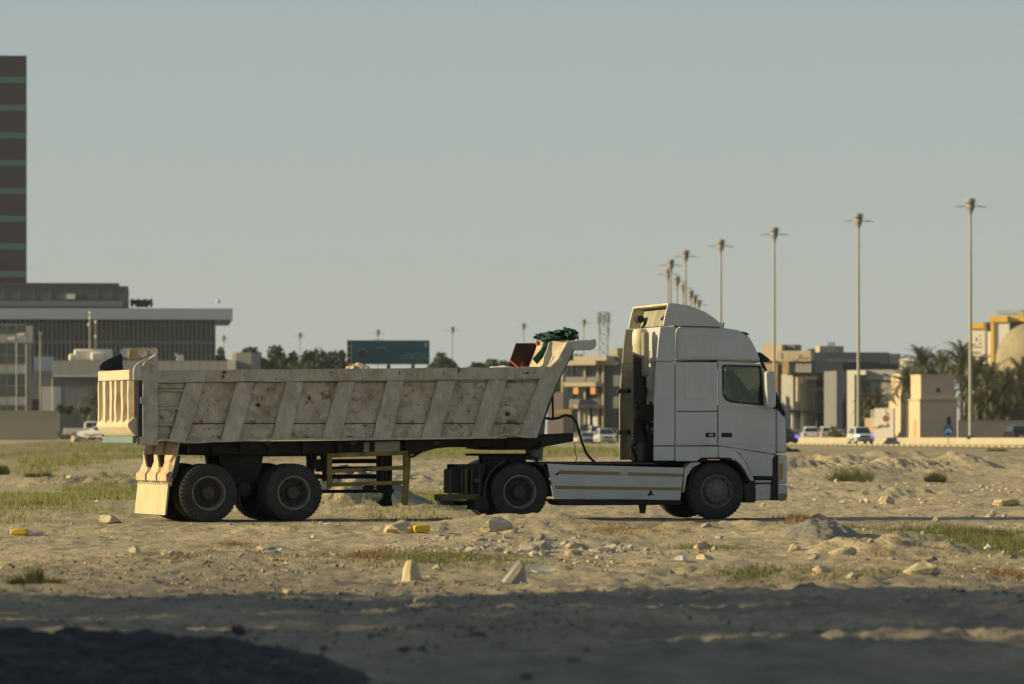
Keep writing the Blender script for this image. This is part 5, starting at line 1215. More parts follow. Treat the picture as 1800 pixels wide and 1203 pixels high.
# ------------------------------------------------------------------ median barrier and kerb
bar = tag(empty('median_barrier', (0,0,0)), 'long low cream concrete median barrier carrying the tall street lamps', 'barrier')
BL = [(78,350),(60,400),(44.8,445),(36.2,476),(29.4,511),(25.0,544),(21.4,575),(17,610),(10,660),(-2,730)]
seg = MB().prismx([(-.32,0),(.32,0),(.32,.12),(.16,.35),(.12,.72),(-.12,.72),(-.16,.35),(-.32,.12)], 0.0, 3.96).mesh('barrier_block'); seg.materials.append(M['conc'])
pts = []
for (xa,ya),(xb,yb) in zip(BL, BL[1:]):
    L_ = math.hypot(xb-xa, yb-ya); n_ = int(L_//4)+1
    for k in range(n_): pts.append((lerp(xa,xb,k/n_), lerp(ya,yb,k/n_), math.atan2(yb-ya, xb-xa), L_/n_/4))
for x,y,a,sx_ in pts:
    o = bpy.data.objects.new('barrier_block', seg); COL.objects.link(o); o.parent = bar; o.location = (x,y,0.52); o.rotation_euler = (0,0,a); o.scale = (sx_,1,1)
M['kerby'] = mat('faded_yellow_kerb_paint', (0.36,0.315,0.19), 0.85, var=0.15); M['kerbk'] = mat('dusty_black_kerb_paint', (0.16,0.14,0.11), 0.85, var=0.2)
kb = tag(empty('kerb', (0,0,0)), kind='structure')
KP = [(46,275),(37,348),(28,421),(21,475)]
kms = []
for m_ in (M['kerby'], M['kerbk']):
    q = MB().box(0,1.08,-.15,.15,0,.17).mesh('kerb_stone'); q.materials.append(m_); kms.append(q)
i = 0
for (xa,ya),(xb,yb) in zip(KP, KP[1:]):
    n_ = int(math.hypot(xb-xa,yb-ya)//1.1)
    for k in range(n_):
        o = bpy.data.objects.new('kerb_stone', kms[i%2]); COL.objects.link(o); o.parent = kb
        o.location = (lerp(xa,xb,k/n_), lerp(ya,yb,k/n_), 0.55); o.rotation_euler = (0,0,math.atan2(yb-ya,xb-xa)); i += 1
# ------------------------------------------------------------------ vehicles far off
M['cglass'] = mat('dark_car_glass', (0.015,0.017,0.02), 0.08, var=0.1, spec=0.8)
M['ctyre'] = mat('car_tyre', (0.02,0.02,0.02), 0.9); M['crim'] = mat('alloy_rim', (0.35,0.35,0.35), 0.4, metal=0.5)
M['red'] = mat('lit_red_tail_light', (0.4,0.02,0.02), 0.4, emit=((1,0.12,0.06),1.5)); M['reddim'] = mat('red_tail_light', (0.35,0.03,0.02), 0.4)
M['head'] = mat('clear_headlight', (0.5,0.5,0.5), 0.2); M['headon'] = mat('lit_headlight', (0.5,0.5,0.6), 0.2, emit=((0.62,0.60,1.0),2.5)); M['headblue'] = mat('violet_headlight_glow', (0.2,0.2,0.7), 0.3, emit=((0.16,0.12,1.0),2.5))
def paint(name, c): return mat(name, c, 0.3, var=0.02, coat=0.5)
PW = paint('white_car_paint', (0.66,0.65,0.62)); PC = paint('cream_car_paint', (0.55,0.52,0.44)); PG = paint('grey_car_paint', (0.22,0.24,0.26)); PB = paint('dark_blue_car_paint', (0.02,0.025,0.06)); PK = paint('black_car_paint', (0.02,0.02,0.022)); PS = paint('silver_car_paint', (0.36,0.40,0.42))
SHAPES = {
 'suv': dict(L=4.75, W=1.86, low=[(0,.45),(0.02,.95),(.12,1.05),(1.35,1.12),(4.55,1.10),(4.72,.95),(4.75,.45),(4.6,.32),(.15,.32)], cab=[(.35,1.08),(.75,1.72),(1.2,1.82),(3.0,1.80),(3.75,1.10)], side=[[(.62,1.15),(.88,1.62),(1.35,1.68),(1.35,1.15)],[(1.42,1.15),(1.42,1.69),(2.25,1.69),(2.25,1.15)],[(2.32,1.15),(2.32,1.69),(2.9,1.66),(3.5,1.15)]], wx=(.92,3.78), wr=.38),
 'sedan': dict(L=4.6, W=1.78, low=[(0,.42),(0.03,.88),(.15,.98),(1.0,1.0),(3.4,.96),(4.4,.82),(4.58,.70),(4.6,.40),(4.45,.26),(.15,.26)], cab=[(.55,.97),(1.25,1.38),(1.7,1.45),(2.6,1.44),(3.45,.95)], side=[[(1.05,1.02),(1.4,1.32),(1.95,1.36),(1.95,1.02)],[(2.02,1.02),(2.02,1.36),(2.6,1.34),(3.15,1.02)]], wx=(.85,3.65), wr=.33),
 'pickup': dict(L=5.3, W=1.85, low=[(0,.5),(0.02,1.08),(2.0,1.10),(2.02,1.10),(5.05,1.10),(5.25,.95),(5.3,.5),(5.1,.36),(.15,.36)], cab=[(1.95,1.08),(2.05,1.70),(2.3,1.79),(3.45,1.76),(4.2,1.10)], side=[[(2.2,1.16),(2.25,1.62),(2.8,1.64),(2.8,1.16)],[(2.88,1.16),(2.88,1.64),(3.4,1.62),(3.9,1.16)]], wx=(1.05,4.3), wr=.39)}
def make_car(kind, pm, name, label, X, Y, z, rz, group=None, lights='off', cat='car'):
    S = SHAPES[kind]; hw = S['W']/2; L_ = S['L']
    r_ = tag(empty(name, (X,Y,z), rz), label, cat, group)
    mb = MB(); P = S['low']; n = len(P)
    for i, k in enumerate((1,)):   # lower body with wheel arches cut in its outline
        out_ = []
        for (x,z_) in P: out_.append((x,z_))
        # bottom line with arches, appended from rear to front
        base = []
        for wx in S['wx']:
            for a in range(0, 181, 30):
                base.append((wx-(S['wr']+.07)*math.cos(R(a)), .33+(S['wr']+.05)*math.sin(R(a))))
        body_pts = [(x,z_) for x,z_ in P if z_ > .38 or x > L_-.4 or x < .4]
        body_pts = out_ + base
        mb.prism(body_pts, -hw, hw)
    body = mb.build('body', pm, r_, bevel=0.06, seg=2, smooth=True)
    C = S['cab']; t = [0 if z_ < C[0][1]+.12 else 1 for _,z_ in C]
    yb = [hw-.06 if q == 0 else hw-.24 for q in t]
    vs = [(x,-y,z_) for (x,z_),y in zip(C,yb)]+[(x,y,z_) for (x,z_),y in zip(C,yb)]; m_ = len(C)
    cb = MB().add(vs, [tuple(range(m_)), tuple(range(2*m_-1,m_-1,-1))]+[(i,i+m_,(i+1)%m_+m_,(i+1)%m_) for i in range(m_)])
    cab_ = cb.build('cabin', pm, r_, bevel=0.05, seg=2, smooth=True)
    z0 = C[0][1]; z1 = max(z_ for _,z_ in C)
    def yy(z_): return hw-.06-(.18)*min(1,max(0,(z_-z0)/(z1-z0)))+.012
    for sgn in (-1, 1):
        for poly in S['side']:
            mb = MB(); mb.add([(x,sgn*yy(z_),z_) for x,z_ in poly]+[(x,sgn*(yy(z_)-.03),z_) for x,z_ in poly], [(0,1,2,3),(7,6,5,4),(0,4,5,1),(1,5,6,2),(2,6,7,3),(3,7,4,0)]); mb.build('side_window', M['cglass'], cab_)
    (xa,za),(xb,zb2) = C[-2],C[-1]; f = lambda t_: (lerp(xa,xb,t_)+.03, lerp(za,zb2,t_)+.02)
    a_, b_ = f(.10), f(.92)
    MB().add([(a_[0],-(hw-.30),a_[1]),(a_[0],hw-.30,a_[1]),(b_[0],hw-.14,b_[1]),(b_[0],-(hw-.14),b_[1]),(a_[0]-.03,-(hw-.30),a_[1]-.03),(a_[0]-.03,hw-.30,a_[1]-.03),(b_[0]-.03,hw-.14,b_[1]-.03),(b_[0]-.03,-(hw-.14),b_[1]-.03)],[(0,1,2,3),(4,7,6,5),(0,4,5,1),(1,5,6,2),(2,6,7,3),(3,7,4,0)]).build('windscreen', M['cglass'], cab_)
    (xa,za),(xb,zb2) = C[1],C[0]; a_ = (lerp(xa,xb,.12)-.03, lerp(za,zb2,.12)+.02); b_ = (lerp(xa,xb,.78)-.03, lerp(za,zb2,.78)+.02)
    MB().add([(a_[0],-(hw-.32),a_[1]),(a_[0],hw-.32,a_[1]),(b_[0],hw-.16,b_[1]),(b_[0],-(hw-.16),b_[1]),(a_[0]+.03,-(hw-.32),a_[1]-.03),(a_[0]+.03,hw-.32,a_[1]-.03),(b_[0]+.03,hw-.16,b_[1]-.03),(b_[0]+.03,-(hw-.16),b_[1]-.03)],[(0,3,2,1),(4,5,6,7),(0,1,5,4),(1,2,6,5),(2,3,7,6),(3,0,4,7)]).build('rear_window', M['cglass'], cab_)
    zf = P[4][1] if kind == 'sedan' else .95
    zh = .68 if kind == 'sedan' else .88
    MB().box(L_-.14,L_+.015,-.5,.5,zh-.16,zh+.06).build('grille', M['dark'], r_, bevel=0.02)
    MB().box(L_-.10,L_+.02,-.62,.62,.42,.58).build('lower_grille', M['dark'], r_)
    for i, sgn in enumerate((-1,1)):
        hm = {'off':M['head'],'both':M['headon'],'mixed':(M['headblue'] if sgn > 0 else M['headon']),'blue':M['headblue']}[lights]
        MB().box(L_-.28,L_+.02,sgn*(hw-.16)-.16,sgn*(hw-.16)+.16,zh-.03,zh+.13).build('headlight', hm, r_, bevel=0.03)
        MB().box(-.02,.18,sgn*(hw-.14)-.13,sgn*(hw-.14)+.13,zh-.06,zh+.16).build('tail_light', M['red'] if lights == 'brake' else M['reddim'], r_, bevel=0.02) if True else None
        MB().box(2.95 if kind!='pickup' else 3.5, 3.12 if kind!='pickup' else 3.67, sgn*(hw+.12)-.1, sgn*(hw+.12)+.1, 1.0, 1.16).build('mirror', pm, r_, bevel=0.03)
        for wx in S['wx']:
            wl = MB().lathe([(.20,-.11),(S['wr'],-.10),(S['wr'],.10),(.20,.11)], (0,0,0), 'y', 18, closed=True).build('wheel', M['ctyre'], r_, smooth=True)
            wl.location = (wx, sgn*(hw-.12), S['wr'])
            MB().lathe([(0,-.06),(.21,-.08),(.21,.08),(0,.06)], (0,0,0), 'y', 12).build('rim', M['crim'], wl)
    MB().box(-.025,.02,-.26,.26,.62,.76).build('number_plate', M['white'], r_)
    if kind == 'pickup':
        MB().box(.08,1.9,-(hw-.12),hw-.12,1.06,1.115).build('load_bed', M['dark'], r_)
    return r_
LG = SHAPES
M['red'].name = 'lit_red_tail_light'
def car_at(px, pyb, Y, **k):
    z = EYE-(pyb-HY)*Y/FPX
    return (px-HX)*Y/FPX, Y, z
def put_car(kind, pm, name, label, px, pyb, Y, deg, **k):
    """px = middle of the car in the picture; deg = heading, 90 is straight away"""
    a = R(deg); L_ = SHAPES[kind]['L']; X, Y_, z = car_at(px, pyb, Y)
    X -= math.cos(a)*L_/2; Y_ -= math.sin(a)*L_/2
    return make_car(kind, pm, name, label, X, Y_, z, a, **k)
put_car('suv', PW, 'parked_car', 'white off-road car with lit headlights driving towards us on the near side of the barrier', 1512.5, 782, 465, -82, lights='mixed', cat='car', group=None).name = 'moving_car'
put_car('suv', PW, 'moving_car', 'white car seen from behind with red tail lights over the barrier', 1424, 778, 520, 90, lights='off', group='cars beyond the barrier')
put_car('sedan', PG, 'moving_car', 'low grey car between the cab nose and the white car with red tail lights', 1400, 778, 545, 94, group='cars beyond the barrier')
put_car('sedan', PC, 'moving_car', 'cream saloon behind the barrier left of the white oncoming car', 1467, 778, 520, 94, group='cars beyond the barrier')
put_car('suv', PC, 'moving_car', 'cream car half hidden behind the cream saloon', 1453, 777, 535, 94, group='cars beyond the barrier')
put_car('sedan', PB, 'moving_car', 'small dark blue car just left of the second lamp post foot', 1489, 776, 540, 100, group='cars beyond the barrier')
put_car('sedan', PS, 'moving_car', 'pale silver saloon behind the barrier right of the white oncoming car', 1554, 777, 505, 95, group='cars beyond the barrier')
put_car('suv', PG, 'moving_car', 'dark windowed grey car behind the barrier left of the blue sign', 1633, 777, 488, 96, group='cars beyond the barrier')
put_car('suv', PK, 'moving_car', 'black car with red tail lights behind the barrier at the right edge', 1787, 779, 458, 97, lights='off', group='cars beyond the barrier')
put_car('suv', PB, 'moving_car', 'dark car with violet headlights just emerging behind the cab nose', 1377, 783.5, 470, -78, lights='blue')
G3 = 'cars queueing between the trailer and the cab'
put_car('suv', PW, 'moving_car', 'nearest cream white car of the group under the air line', 1063, 782, 505, -83, group=G3)
put_car('suv', PW, 'moving_car', 'second white car, behind and left of the nearest one under the air line', 1047, 776, 535, -83, group=G3)
put_car('suv', PK, 'moving_car', 'black off-road car at the left of the group under the air line', 1033, 773, 545, -84, group=G3)
put_car('sedan', PG, 'moving_car', 'grey car in the shade beside the nearest white car', 1032, 783, 510, -86, group=G3)
put_car('sedan', PG, 'moving_car', 'pale grey car touching the cab fairing edge', 1081, 776, 530, -84, group=G3)
put_car('pickup', PW, 'parked_pickup', 'white pickup parked by the beige wall end behind the tailgate', 160, 773, 440, 4, cat='pickup')
put_car('sedan', PW, 'parked_car', 'white car nose peeping out beneath the tailgate beside the pickup', 182, 774, 425, 165)
# ------------------------------------------------------------------ blue arrow sign
fr = Frame(1667, 400, 0); r_ = fr.root('road_sign', 'round blue sign with two pale arrows in front of the gate tower', 'road sign', z=0.5)
q = fr.u(1667, 757)[1]-0.5; k_ = 400/8000
MB().tube((0,0.05,0),(0,0.05,q),0.05).build('post', M['pole'], r_)
M['signblue'] = mat('blue_sign_face', (0.02,0.10,0.30), 0.5, var=0.05); M['signpale'] = mat('pale_sign_print', (0.40,0.52,0.62), 0.5)
ds_ = MB().prism([(0.46*math.cos(t), q+0.46*math.sin(t)) for t in [2*math.pi*i/24 for i in range(24)]], -0.02, 0.02).build('sign_disc', M['signblue'], r_)
MB().prism([(0,q+.2),(-.32,q-.10),(-.32,q-.2),(-.1,q-.2),(-.16,q-.12),(0,q+.03),(.16,q-.12),(.1,q-.2),(.32,q-.2),(.32,q-.10)], -0.026, -0.021).build('arrows', M['signpale'], ds_)
# ------------------------------------------------------------------ trees, palms, bushes
M['leafd'] = mat('dusty_dark_foliage', (0.050,0.070,0.028), 0.8, var=0.45, scale=0.9, trans=0.25)
M['leafm'] = mat('mid_green_foliage', (0.075,0.095,0.030), 0.8, var=0.4, scale=1.5, trans=0.3)
M['palm'] = mat('palm_frond_green', (0.10,0.108,0.045), 0.7, var=0.4, scale=1.2, trans=0.25)
M['bark'] = mat('grey_brown_bark', (0.15,0.11,0.075), 0.9, var=0.25, scale=4)
def leaf_cloud(name, blobs, size, n, m, parent, seed):
    g = np.random.default_rng(seed); C_, N_ = [], []
    tot = sum(b[3]*b[4]*b[5] for b in blobs)
    for (x,y,z,rx,ry,rz) in blobs:
        k = max(20, int(n*rx*ry*rz/tot)); d = g.normal(size=(k,3)); d /= np.linalg.norm(d,axis=1)[:,None]
        rad = g.uniform(0.55,1.08,k)[:,None]; C_.append(np.array([x,y,z])+d*rad*np.array([rx,ry,rz])); N_.append(d+g.normal(scale=.6,size=(k,3)))
    C_ = np.concatenate(C_); N_ = np.concatenate(N_); N_ /= np.linalg.norm(N_,axis=1)[:,None]
    U = np.cross(N_, g.normal(size=N_.shape)); U /= np.linalg.norm(U,axis=1)[:,None]; V_ = np.cross(N_,U)
    s_ = size*g.uniform(.5,1.3,len(C_))[:,None]
    P = np.stack([C_-U*s_-V_*s_*.5, C_+U*s_*.2-V_*s_*.8, C_+U*s_+V_*s_*.3, C_-U*s_*.3+V_*s_*.8], 1).reshape(-1,3)
    return np_mesh(name, P, np.arange(len(P)).reshape(-1,4), m, parent, smooth=False)
def tree(px, top, Y, wpx, label, seed, z0=1.0, group='far trees on the skyline', m='leafd', name='broadleaf_tree', trunk=0.35):
    g = random.Random(seed); k_ = Y/FPX; X = (px-HX)*k_; H_ = EYE+(HY-top)*k_-z0; wd = wpx*1.75*k_
    r_ = tag(empty(name, (X,Y,z0)), label, 'tree', group)
    mb = MB(); mb.tube((0,0,-.3),(0,0,H_*trunk),.3,.2,n=7)
    for i in range(5):
        a = g.uniform(0,6.28); mb.tube((0,0,H_*trunk*.8),(math.cos(a)*wd*.25,math.sin(a)*wd*.25,H_*.62),.14,.06,n=5)
    mb.build('trunk', M['bark'], r_, smooth=True)
    bl = []
    for i in range(12):
        zz = g.uniform(.45,.90); sp = .52 if zz < .8 else .30
        bl.append((g.uniform(-sp,sp)*wd, g.uniform(-.35,.35)*wd, H_*zz, wd*g.uniform(.16,.27), wd*g.uniform(.16,.27), H_*g.uniform(.07,.12)))
    bl.append((g.uniform(-.15,.15)*wd, 0, H_*.91, wd*.2, wd*.2, H_*.09)); bl.append((0,0,H_*.66,wd*.52,wd*.4,H_*.22))
    leaf_cloud('crown', bl, 0.38, 4200, M[m], r_, seed); return r_
TL_ = [(437,612,760,30,'small tree just left of the first clump beyond the concrete block'),(452,609,760,34,'tree at the left end of the skyline clump'),(486,607,780,40,'round tall tree in the left of the skyline clump'),(513,618,780,26,'low tree beside the far street lamp left of the billboard'),
 (543,614,770,30,'tree right of the far street lamp left of the billboard'),(568,612,790,38,'broad tree between the far street lamp and the billboard'),(598,617,780,18,'narrow tree touching the billboard frame'),(768,620,790,30,'green tree at the right edge of the billboard'),(786,628,800,24,'low tree right of the billboard'),
 (832,637,820,26,'very low tree top over the trailer rail right of the far lamp'),(874,632,800,34,'tree left of the headboard wing'),(862,634,820,18,'thin tree left of the headboard'),(389,612,820,18,'tree peeping out behind the finned building'),(1002,618,760,40,'tree behind the balcony building seen under the canopy'),(425,628,800,24,'low bush like tree behind the concrete block')]
for i,(px,tp_,Y,wp,lb) in enumerate(TL_): tree(px, tp_, Y, wp, lb, 100+i)
def frond_mesh(L_, droop, a0, seed):
    g = random.Random(seed); n = 20; V_, F_ = [], []
    spine = []
    for i in range(n+1):
        t = i/n; a = R(a0)-droop*t*t*1.5-droop*t*.3; spine.append((0,0) if i == 0 else (spine[-1][0]+math.cos(a)*L_/n, spine[-1][1]+math.sin(a)*L_/n))
    for i in range(n):
        (x0,z0),(x1,z1) = spine[i],spine[i+1]; b = len(V_)
        V_ += [(x0,-.03,z0),(x0,.03,z0),(x1,.025,z1),(x1,-.025,z1)]; F_.append((b,b+1,b+2,b+3))
        if i > 2:
            for s_ in (-1,1):
                for q in (0,.33,.66):
                    xx, zz = lerp(x0,x1,q), lerp(z0,z1,q); ll = L_*.22*math.sin(math.pi*min(1,(i-1)/n*.85+.12))*g.uniform(.7,1.15)
                    dx, dz = (x1-x0)/L_*n, (z1-z0)/L_*n; b = len(V_); up = g.uniform(-.1,.35)
                    tip = (xx+dx*ll*.85, s_*ll*.55, zz+dz*ll*.6+ll*up)
                    V_ += [(xx,s_*.02,zz),(xx+dx*.07,s_*.02,zz+dz*.07),tip]; F_.append((b,b+1,b+2))
    me = bpy.data.meshes.new('frond'); me.from_pydata(V_, [], F_); me.update(); me.materials.append(M['palm']); return me
FRM = [frond_mesh(3.2, d, a_, k) for k, (d, a_) in enumerate(((.7,82),(1.0,66),(1.3,48),(1.6,28),(1.6,8)))]
def palm(px, top, Y, label, seed, sc_=1.0, nf=34, zb_=0.5, lean=0.0):
    g = random.Random(seed); k_ = Y/FPX; X = (px-HX)*k_; zt_ = EYE+(HY-top)*k_-2.0*sc_-zb_
    r_ = tag(empty('date_palm', (X,Y,zb_), g.uniform(0,6)), label, 'palm tree', 'palms along the compound')
    zt_ = max(zt_, 0.5)
    MB().path([(0,0,0),(lean*.3,0,zt_*.5),(lean,0,zt_)],[.26*sc_,.22*sc_,.24*sc_],8).build('trunk', M['bark'], r_, smooth=True)
    for i in range(nf):
        o = bpy.data.objects.new('frond', FRM[min(4,int(i/nf*5))]); COL.objects.link(o); o.parent = r_
        o.location = (lean,0,zt_); s_ = sc_*g.uniform(.85,1.1); o.scale = (s_,s_,s_)
        o.rotation_euler = (g.uniform(-.2,.2), g.uniform(-.15,.15), i*2.4+g.uniform(-.2,.2))
    return r_
PALMS = [(1541,688,512,'small palm right of the second tall lamp post, before the dark window',.85,26),(1524,704,512,'low palm left of the cream cup sign wall',.7,22),(1622,617,530,'big palm whose crown rises highest left of the gate tower',1.15,36),(1597,652,494,'palm crown hanging down left of the gate tower',1.0,30),(1655,622,540,'palm behind the gate tower roof',1.1,36),
 (1690,612,520,'palm crown just left of the rightmost lamp post',1.15,36),(1716,630,515,'palm just right of the rightmost lamp post',1.1,34),(1745,645,510,'dense low palm right of the rightmost lamp post',1.1,34),(1772,655,505,'dark palm under the dome window',1.1,34),(1797,640,510,'palm crown at the right edge under the dome',1.15,34),
 (1705,660,505,'lower palm before the compound, under the rightmost lamp post',1.0,30),(1735,690,500,'lowest palm above the compound wall',1.0,28),(1780,700,498,'low palm above the compound wall at the right edge',1.0,28),(1760,672,500,'palm in the middle of the dark grove under the dome',1.05,30),(173,690,462,'palm half hidden behind the tailgate left edge',.9,26),(1467,749,505,'tiny palm before the glass shop front',.35,16)]
for i,(px,tp_,Y,lb,s_,nf) in enumerate(PALMS): palm(px, tp_, Y, lb, 300+i, s_, int(nf*1.45))
def bush(px, pyb, Y, wpx, hpx, label, seed, m='leafm', leaf=0.2, n=1400):
    k_ = Y/FPX; X = (px-HX)*k_; z = EYE-(pyb-HY)*k_; wd, hh = wpx*k_/2, hpx*k_
    r_ = tag(empty('bush', (X,Y,z)), label, 'bush'); g = random.Random(seed)
    bl = [(g.uniform(-.6,.6)*wd, g.uniform(-.4,.4)*wd, hh*g.uniform(.15,.6), wd*g.uniform(.3,.5), wd*.4, hh*g.uniform(.25,.38)) for _ in range(8)]
    mb = MB()
    for i in range(5): mb.tube((0,0,0),(g.uniform(-.5,.5)*wd,0,hh*.6),.05,.02,n=4)
    mb.build('stem', M['bark'], r_); leaf_cloud('foliage', bl, leaf, n, M[m], r_, seed)
bush(1577,775,520,60,34,'rounded green bush between the cream sign wall and the gate tower',1)
bush(1390,806,270,34,22,'dark green shrub at the foot of the cab nose',2,'leafm',.12)
bush(113,727,455,34,18,'sprawling pale shrub beside the blue pillar of the hall',3,'palm',.16,500)
bush(150,727,455,22,14,'small shrub left of the tailgate before the hall',4,'leafm',.16,400)
bush(1467,768,508,26,8,'low hedge before the glass shop front',5)
# dense dark undergrowth behind the compound wall
for i,(px,w_,lb) in enumerate(((1712,60,'dark shrubbery between the gate tower and the dome, left half'),(1765,60,'dark shrubbery between the gate tower and the dome, right half'),(1815,60,'dark shrubbery at the right edge behind the compound wall'))): bush(px,775,520,w_,100,lb,20+i,'leafd',.32,7000)
# ------------------------------------------------------------------ loose stones and litter near the lorry
M['rock'] = mat('sandy_limestone', (0.47,0.40,0.27), 0.9, var=0.15, scale=5, bump=0.03, bscale=9, spots=(((0.30,0.23,0.15),6,0.55,0.75),))
M['rockg'] = mat('grey_broken_concrete', (0.34,0.31,0.25), 0.9, var=0.15, scale=5, bump=0.02, bscale=12)
M['jerry'] = mat('yellow_plastic', (0.60,0.42,0.02), 0.45, var=0.06)
M['wplast'] = mat('white_plastic', (0.62,0.60,0.56), 0.5); M['bplast'] = mat('pale_blue_plastic', (0.35,0.45,0.50), 0.5); M['dkplast'] = mat('dark_blue_plastic', (0.02,0.05,0.12), 0.5)
def gpos(px, py):
    """where the ground lies under this picture point (marches along the sight line)"""
    Y = np.arange(24, 420, 0.2); X = (px-HX)*Y/FPX; z = EYE-(py-HY)*Y/FPX; h_ = height(X, Y); i = int(np.argmax(h_ >= z))
    return float(X[i]), float(Y[i]), float(h_[i])
def rock(px, py, wpx, hpx, label, seed, m='rock', sub=3, amp=.3, name='rock', cut=True):
    """px, py = middle of its foot"""
    X, Y, z = gpos(px, py); k_ = Y/FPX; rx, rz = wpx*k_/2, hpx*k_
    bm = bmesh.new(); bmesh.ops.create_icosphere(bm, subdivisions=sub, radius=1)
    g = random.Random(seed)
    planes = [Vector((g.uniform(-1,1),g.uniform(-1,1),g.uniform(-.4,1))).normalized() for _ in range(9)]
    for v in bm.verts:
        p = v.co.copy()
        for n_ in planes:
            d = p.dot(n_)-(.50+.04*planes.index(n_))
            if d > 0: p -= n_*d
        p *= 1+amp*.45*mnoise.noise(p*2.2+Vector((seed,0,0)))+.10*mnoise.noise(p*6+Vector((0,seed,0)))+.05*mnoise.noise(p*15)
        v.co = Vector((p.x*rx*1.35, p.y*rx*1.2, p.z*rz*.72+rz*.42))
    me = bpy.data.meshes.new(name); bm.to_mesh(me); bm.free(); me.materials.append(M[m])
    me.polygons.foreach_set('use_smooth', [True]*len(me.polygons)); me.set_sharp_from_angle(angle=R(16))
    o = bpy.data.objects.new(name, me); COL.objects.link(o); o.location = (X, Y, z-rz*.17)
    tag(o, label, 'rock'); return o
ROCKS = [(868,932,48,25,'pale tan boulder touching the drive wheel',1),(700,938,46,26,'pale cracked boulder left of the yellow can',2),(190,918,34,14,'flat pale stone in the grass below the mudflap',4),
 (1620,1010,50,26,'blocky pale stone with a blue scrap behind it at the lower right',5),(237,972,18,12,'small pointed grey stone at the left of the middle ground',6),(925,970,34,16,'tilted tan slab near the middle of the rubble line',7,'rockg'),
 (952,968,26,20,'dark grey angular lump right of the tilted tan slab',8,'rockg'),(1012,966,30,12,'flat grey lump in the rubble line right of the middle',9,'rockg'),(1060,972,34,12,'long low grey stone farther right in the rubble line',10,'rockg'),
 (1230,966,22,14,'rounded pale stone below the front wheel, left of the heap',11),(1236,984,26,12,'second pale stone just below the rounded one under the front wheel',12),(1240,930,18,10,'grey stone at the front wheel tyre edge',13,'rockg'),(1500,1018,24,14,'small tan stone left of the dark clods at the lower right',14),
 (1445,1008,26,12,'low tan stone amid the right hand weeds',15),(1555,885,26,16,'pale stone on the sand right of the cab, farthest out',16),(1770,888,34,16,'cluster like pale stone at the far right of the sand flat',17),(1645,917,14,8,'small bright stone on the track right of the cab',18),
 (505,1045,16,12,'small pale stone alone in the left foreground',19),(770,1002,14,10,'pebble like stone right of the upright tan stone',20),(300,972,36,10,'flat shaded slab in the left middle ground',21,'rockg'),(135,776,16,12,'round pale stone in front of the pickup',22),(1395,968,20,14,'pale stone before the grey heap',23),(1440,912,24,10,'flat pale stone beside the reddish weeds right of the cab',24),
 (1480,975,40,14,'tan slab leaning at the right foot of the grey heap',25),(470,968,26,10,'flat pale stone in the left middle distance',26)]
for q in ROCKS:
    rock(*q[:6], m=(q[6] if len(q) > 6 else 'rock'))
# upright tapered stone and the broken wedge block
X, Y, z = gpos(724, 1021); k_ = Y/FPX
mb = MB(); w0, w1, h0 = 18*k_, 9*k_, 37*k_
mb.lathe([(w0*1.05,-.05),(w0*1.0,h0*.2),(w0*.85,h0*.45),(w1*1.3,h0*.78),(w1,h0*.95),(w1*.5,h0),(0.001,h0*1.01)], (0,0,0), 'z', 9)
o = mb.build('rock', M['rock'], smooth=True, ang=25); o.location = (X,Y,z-.01); o.rotation_euler = (0.05,-0.06,.4); tag(o, 'upright tapered tan stone standing alone in the foreground', 'rock')
for v in o.data.vertices: v.co += Vector((mnoise.noise(v.co*9),mnoise.noise(v.co*9+Vector((5,0,0))),mnoise.noise(v.co*9+Vector((0,5,0)))))*0.018
X, Y, z = gpos(905, 1026); k_ = Y/FPX
mb = MB(); mb.add([(-26*k_,0,-.02),(16*k_,-.03,-.02),(22*k_,.25,-.02),(-14*k_,.25,-.02),(10*k_,.02,38*k_),(15*k_,.03,36*k_),(18*k_,.2,34*k_),(9*k_,.18,38*k_)],[(0,1,5,4),(1,2,6,5),(2,3,7,6),(3,0,4,7),(4,5,6,7),(3,2,1,0)])
o = mb.build('concrete_wedge', M['rockg'], bevel=0.012, seg=2); o.location = (X,Y,z); tag(o, 'broken triangular concrete wedge pointing up in the foreground', 'rubble')
mb = MB(); mb.add([(-30*k_,-.06,-.02),(-22*k_,-.07,-.02),(9*k_,-.02,41*k_),(5*k_,-.02,42*k_),(-30*k_,.0,-.02),(-22*k_,.0,-.02),(9*k_,.04,41*k_),(5*k_,.04,42*k_)],[(0,1,2,3),(7,6,5,4),(0,4,5,1),(1,5,6,2),(2,6,7,3),(3,7,4,0)])
o = mb.build('plaster_strip', M['wplast']); o.location = (X,Y-.03,z); tag(o, 'pale strip leaning against the concrete wedge', 'debris')
# yellow can and the flattened yellow container
X, Y, z = gpos(742, 937); k_ = Y/FPX
mb = MB(); mb.prism([(-13*k_,0),(-15*k_,6*k_),(-12*k_,12*k_),(-2*k_,13*k_),(12*k_,13*k_),(14*k_,10*k_),(14*k_,1*k_),(8*k_,0)], 0, .20)
o = mb.build('jerry_can', M['jerry'], bevel=0.02, seg=3, smooth=True); o.location = (X,Y,z); o.rotation_euler = (0,0,.15); tag(o, 'bright yellow plastic can lying beside the cracked boulder', 'jerry can')
mb = MB(); mb.tube((-.16,.1,.06),(-.21,.1,.05),.03,n=8); mb.build('cap', M['jerry'], o)
X, Y, z = gpos(33, 941); k_ = Y/FPX
o = MB().prism([(-16*k_,0),(-16*k_,7*k_),(-6*k_,11*k_),(14*k_,10*k_),(16*k_,3*k_),(12*k_,0)], 0, .25).build('crushed_container', M['jerry'], bevel=0.03, seg=2, smooth=True); o.location = (X,Y,z); tag(o, 'crushed yellow container on the sand at the far left', 'container')
mb = MB(); rr = random.Random(2)
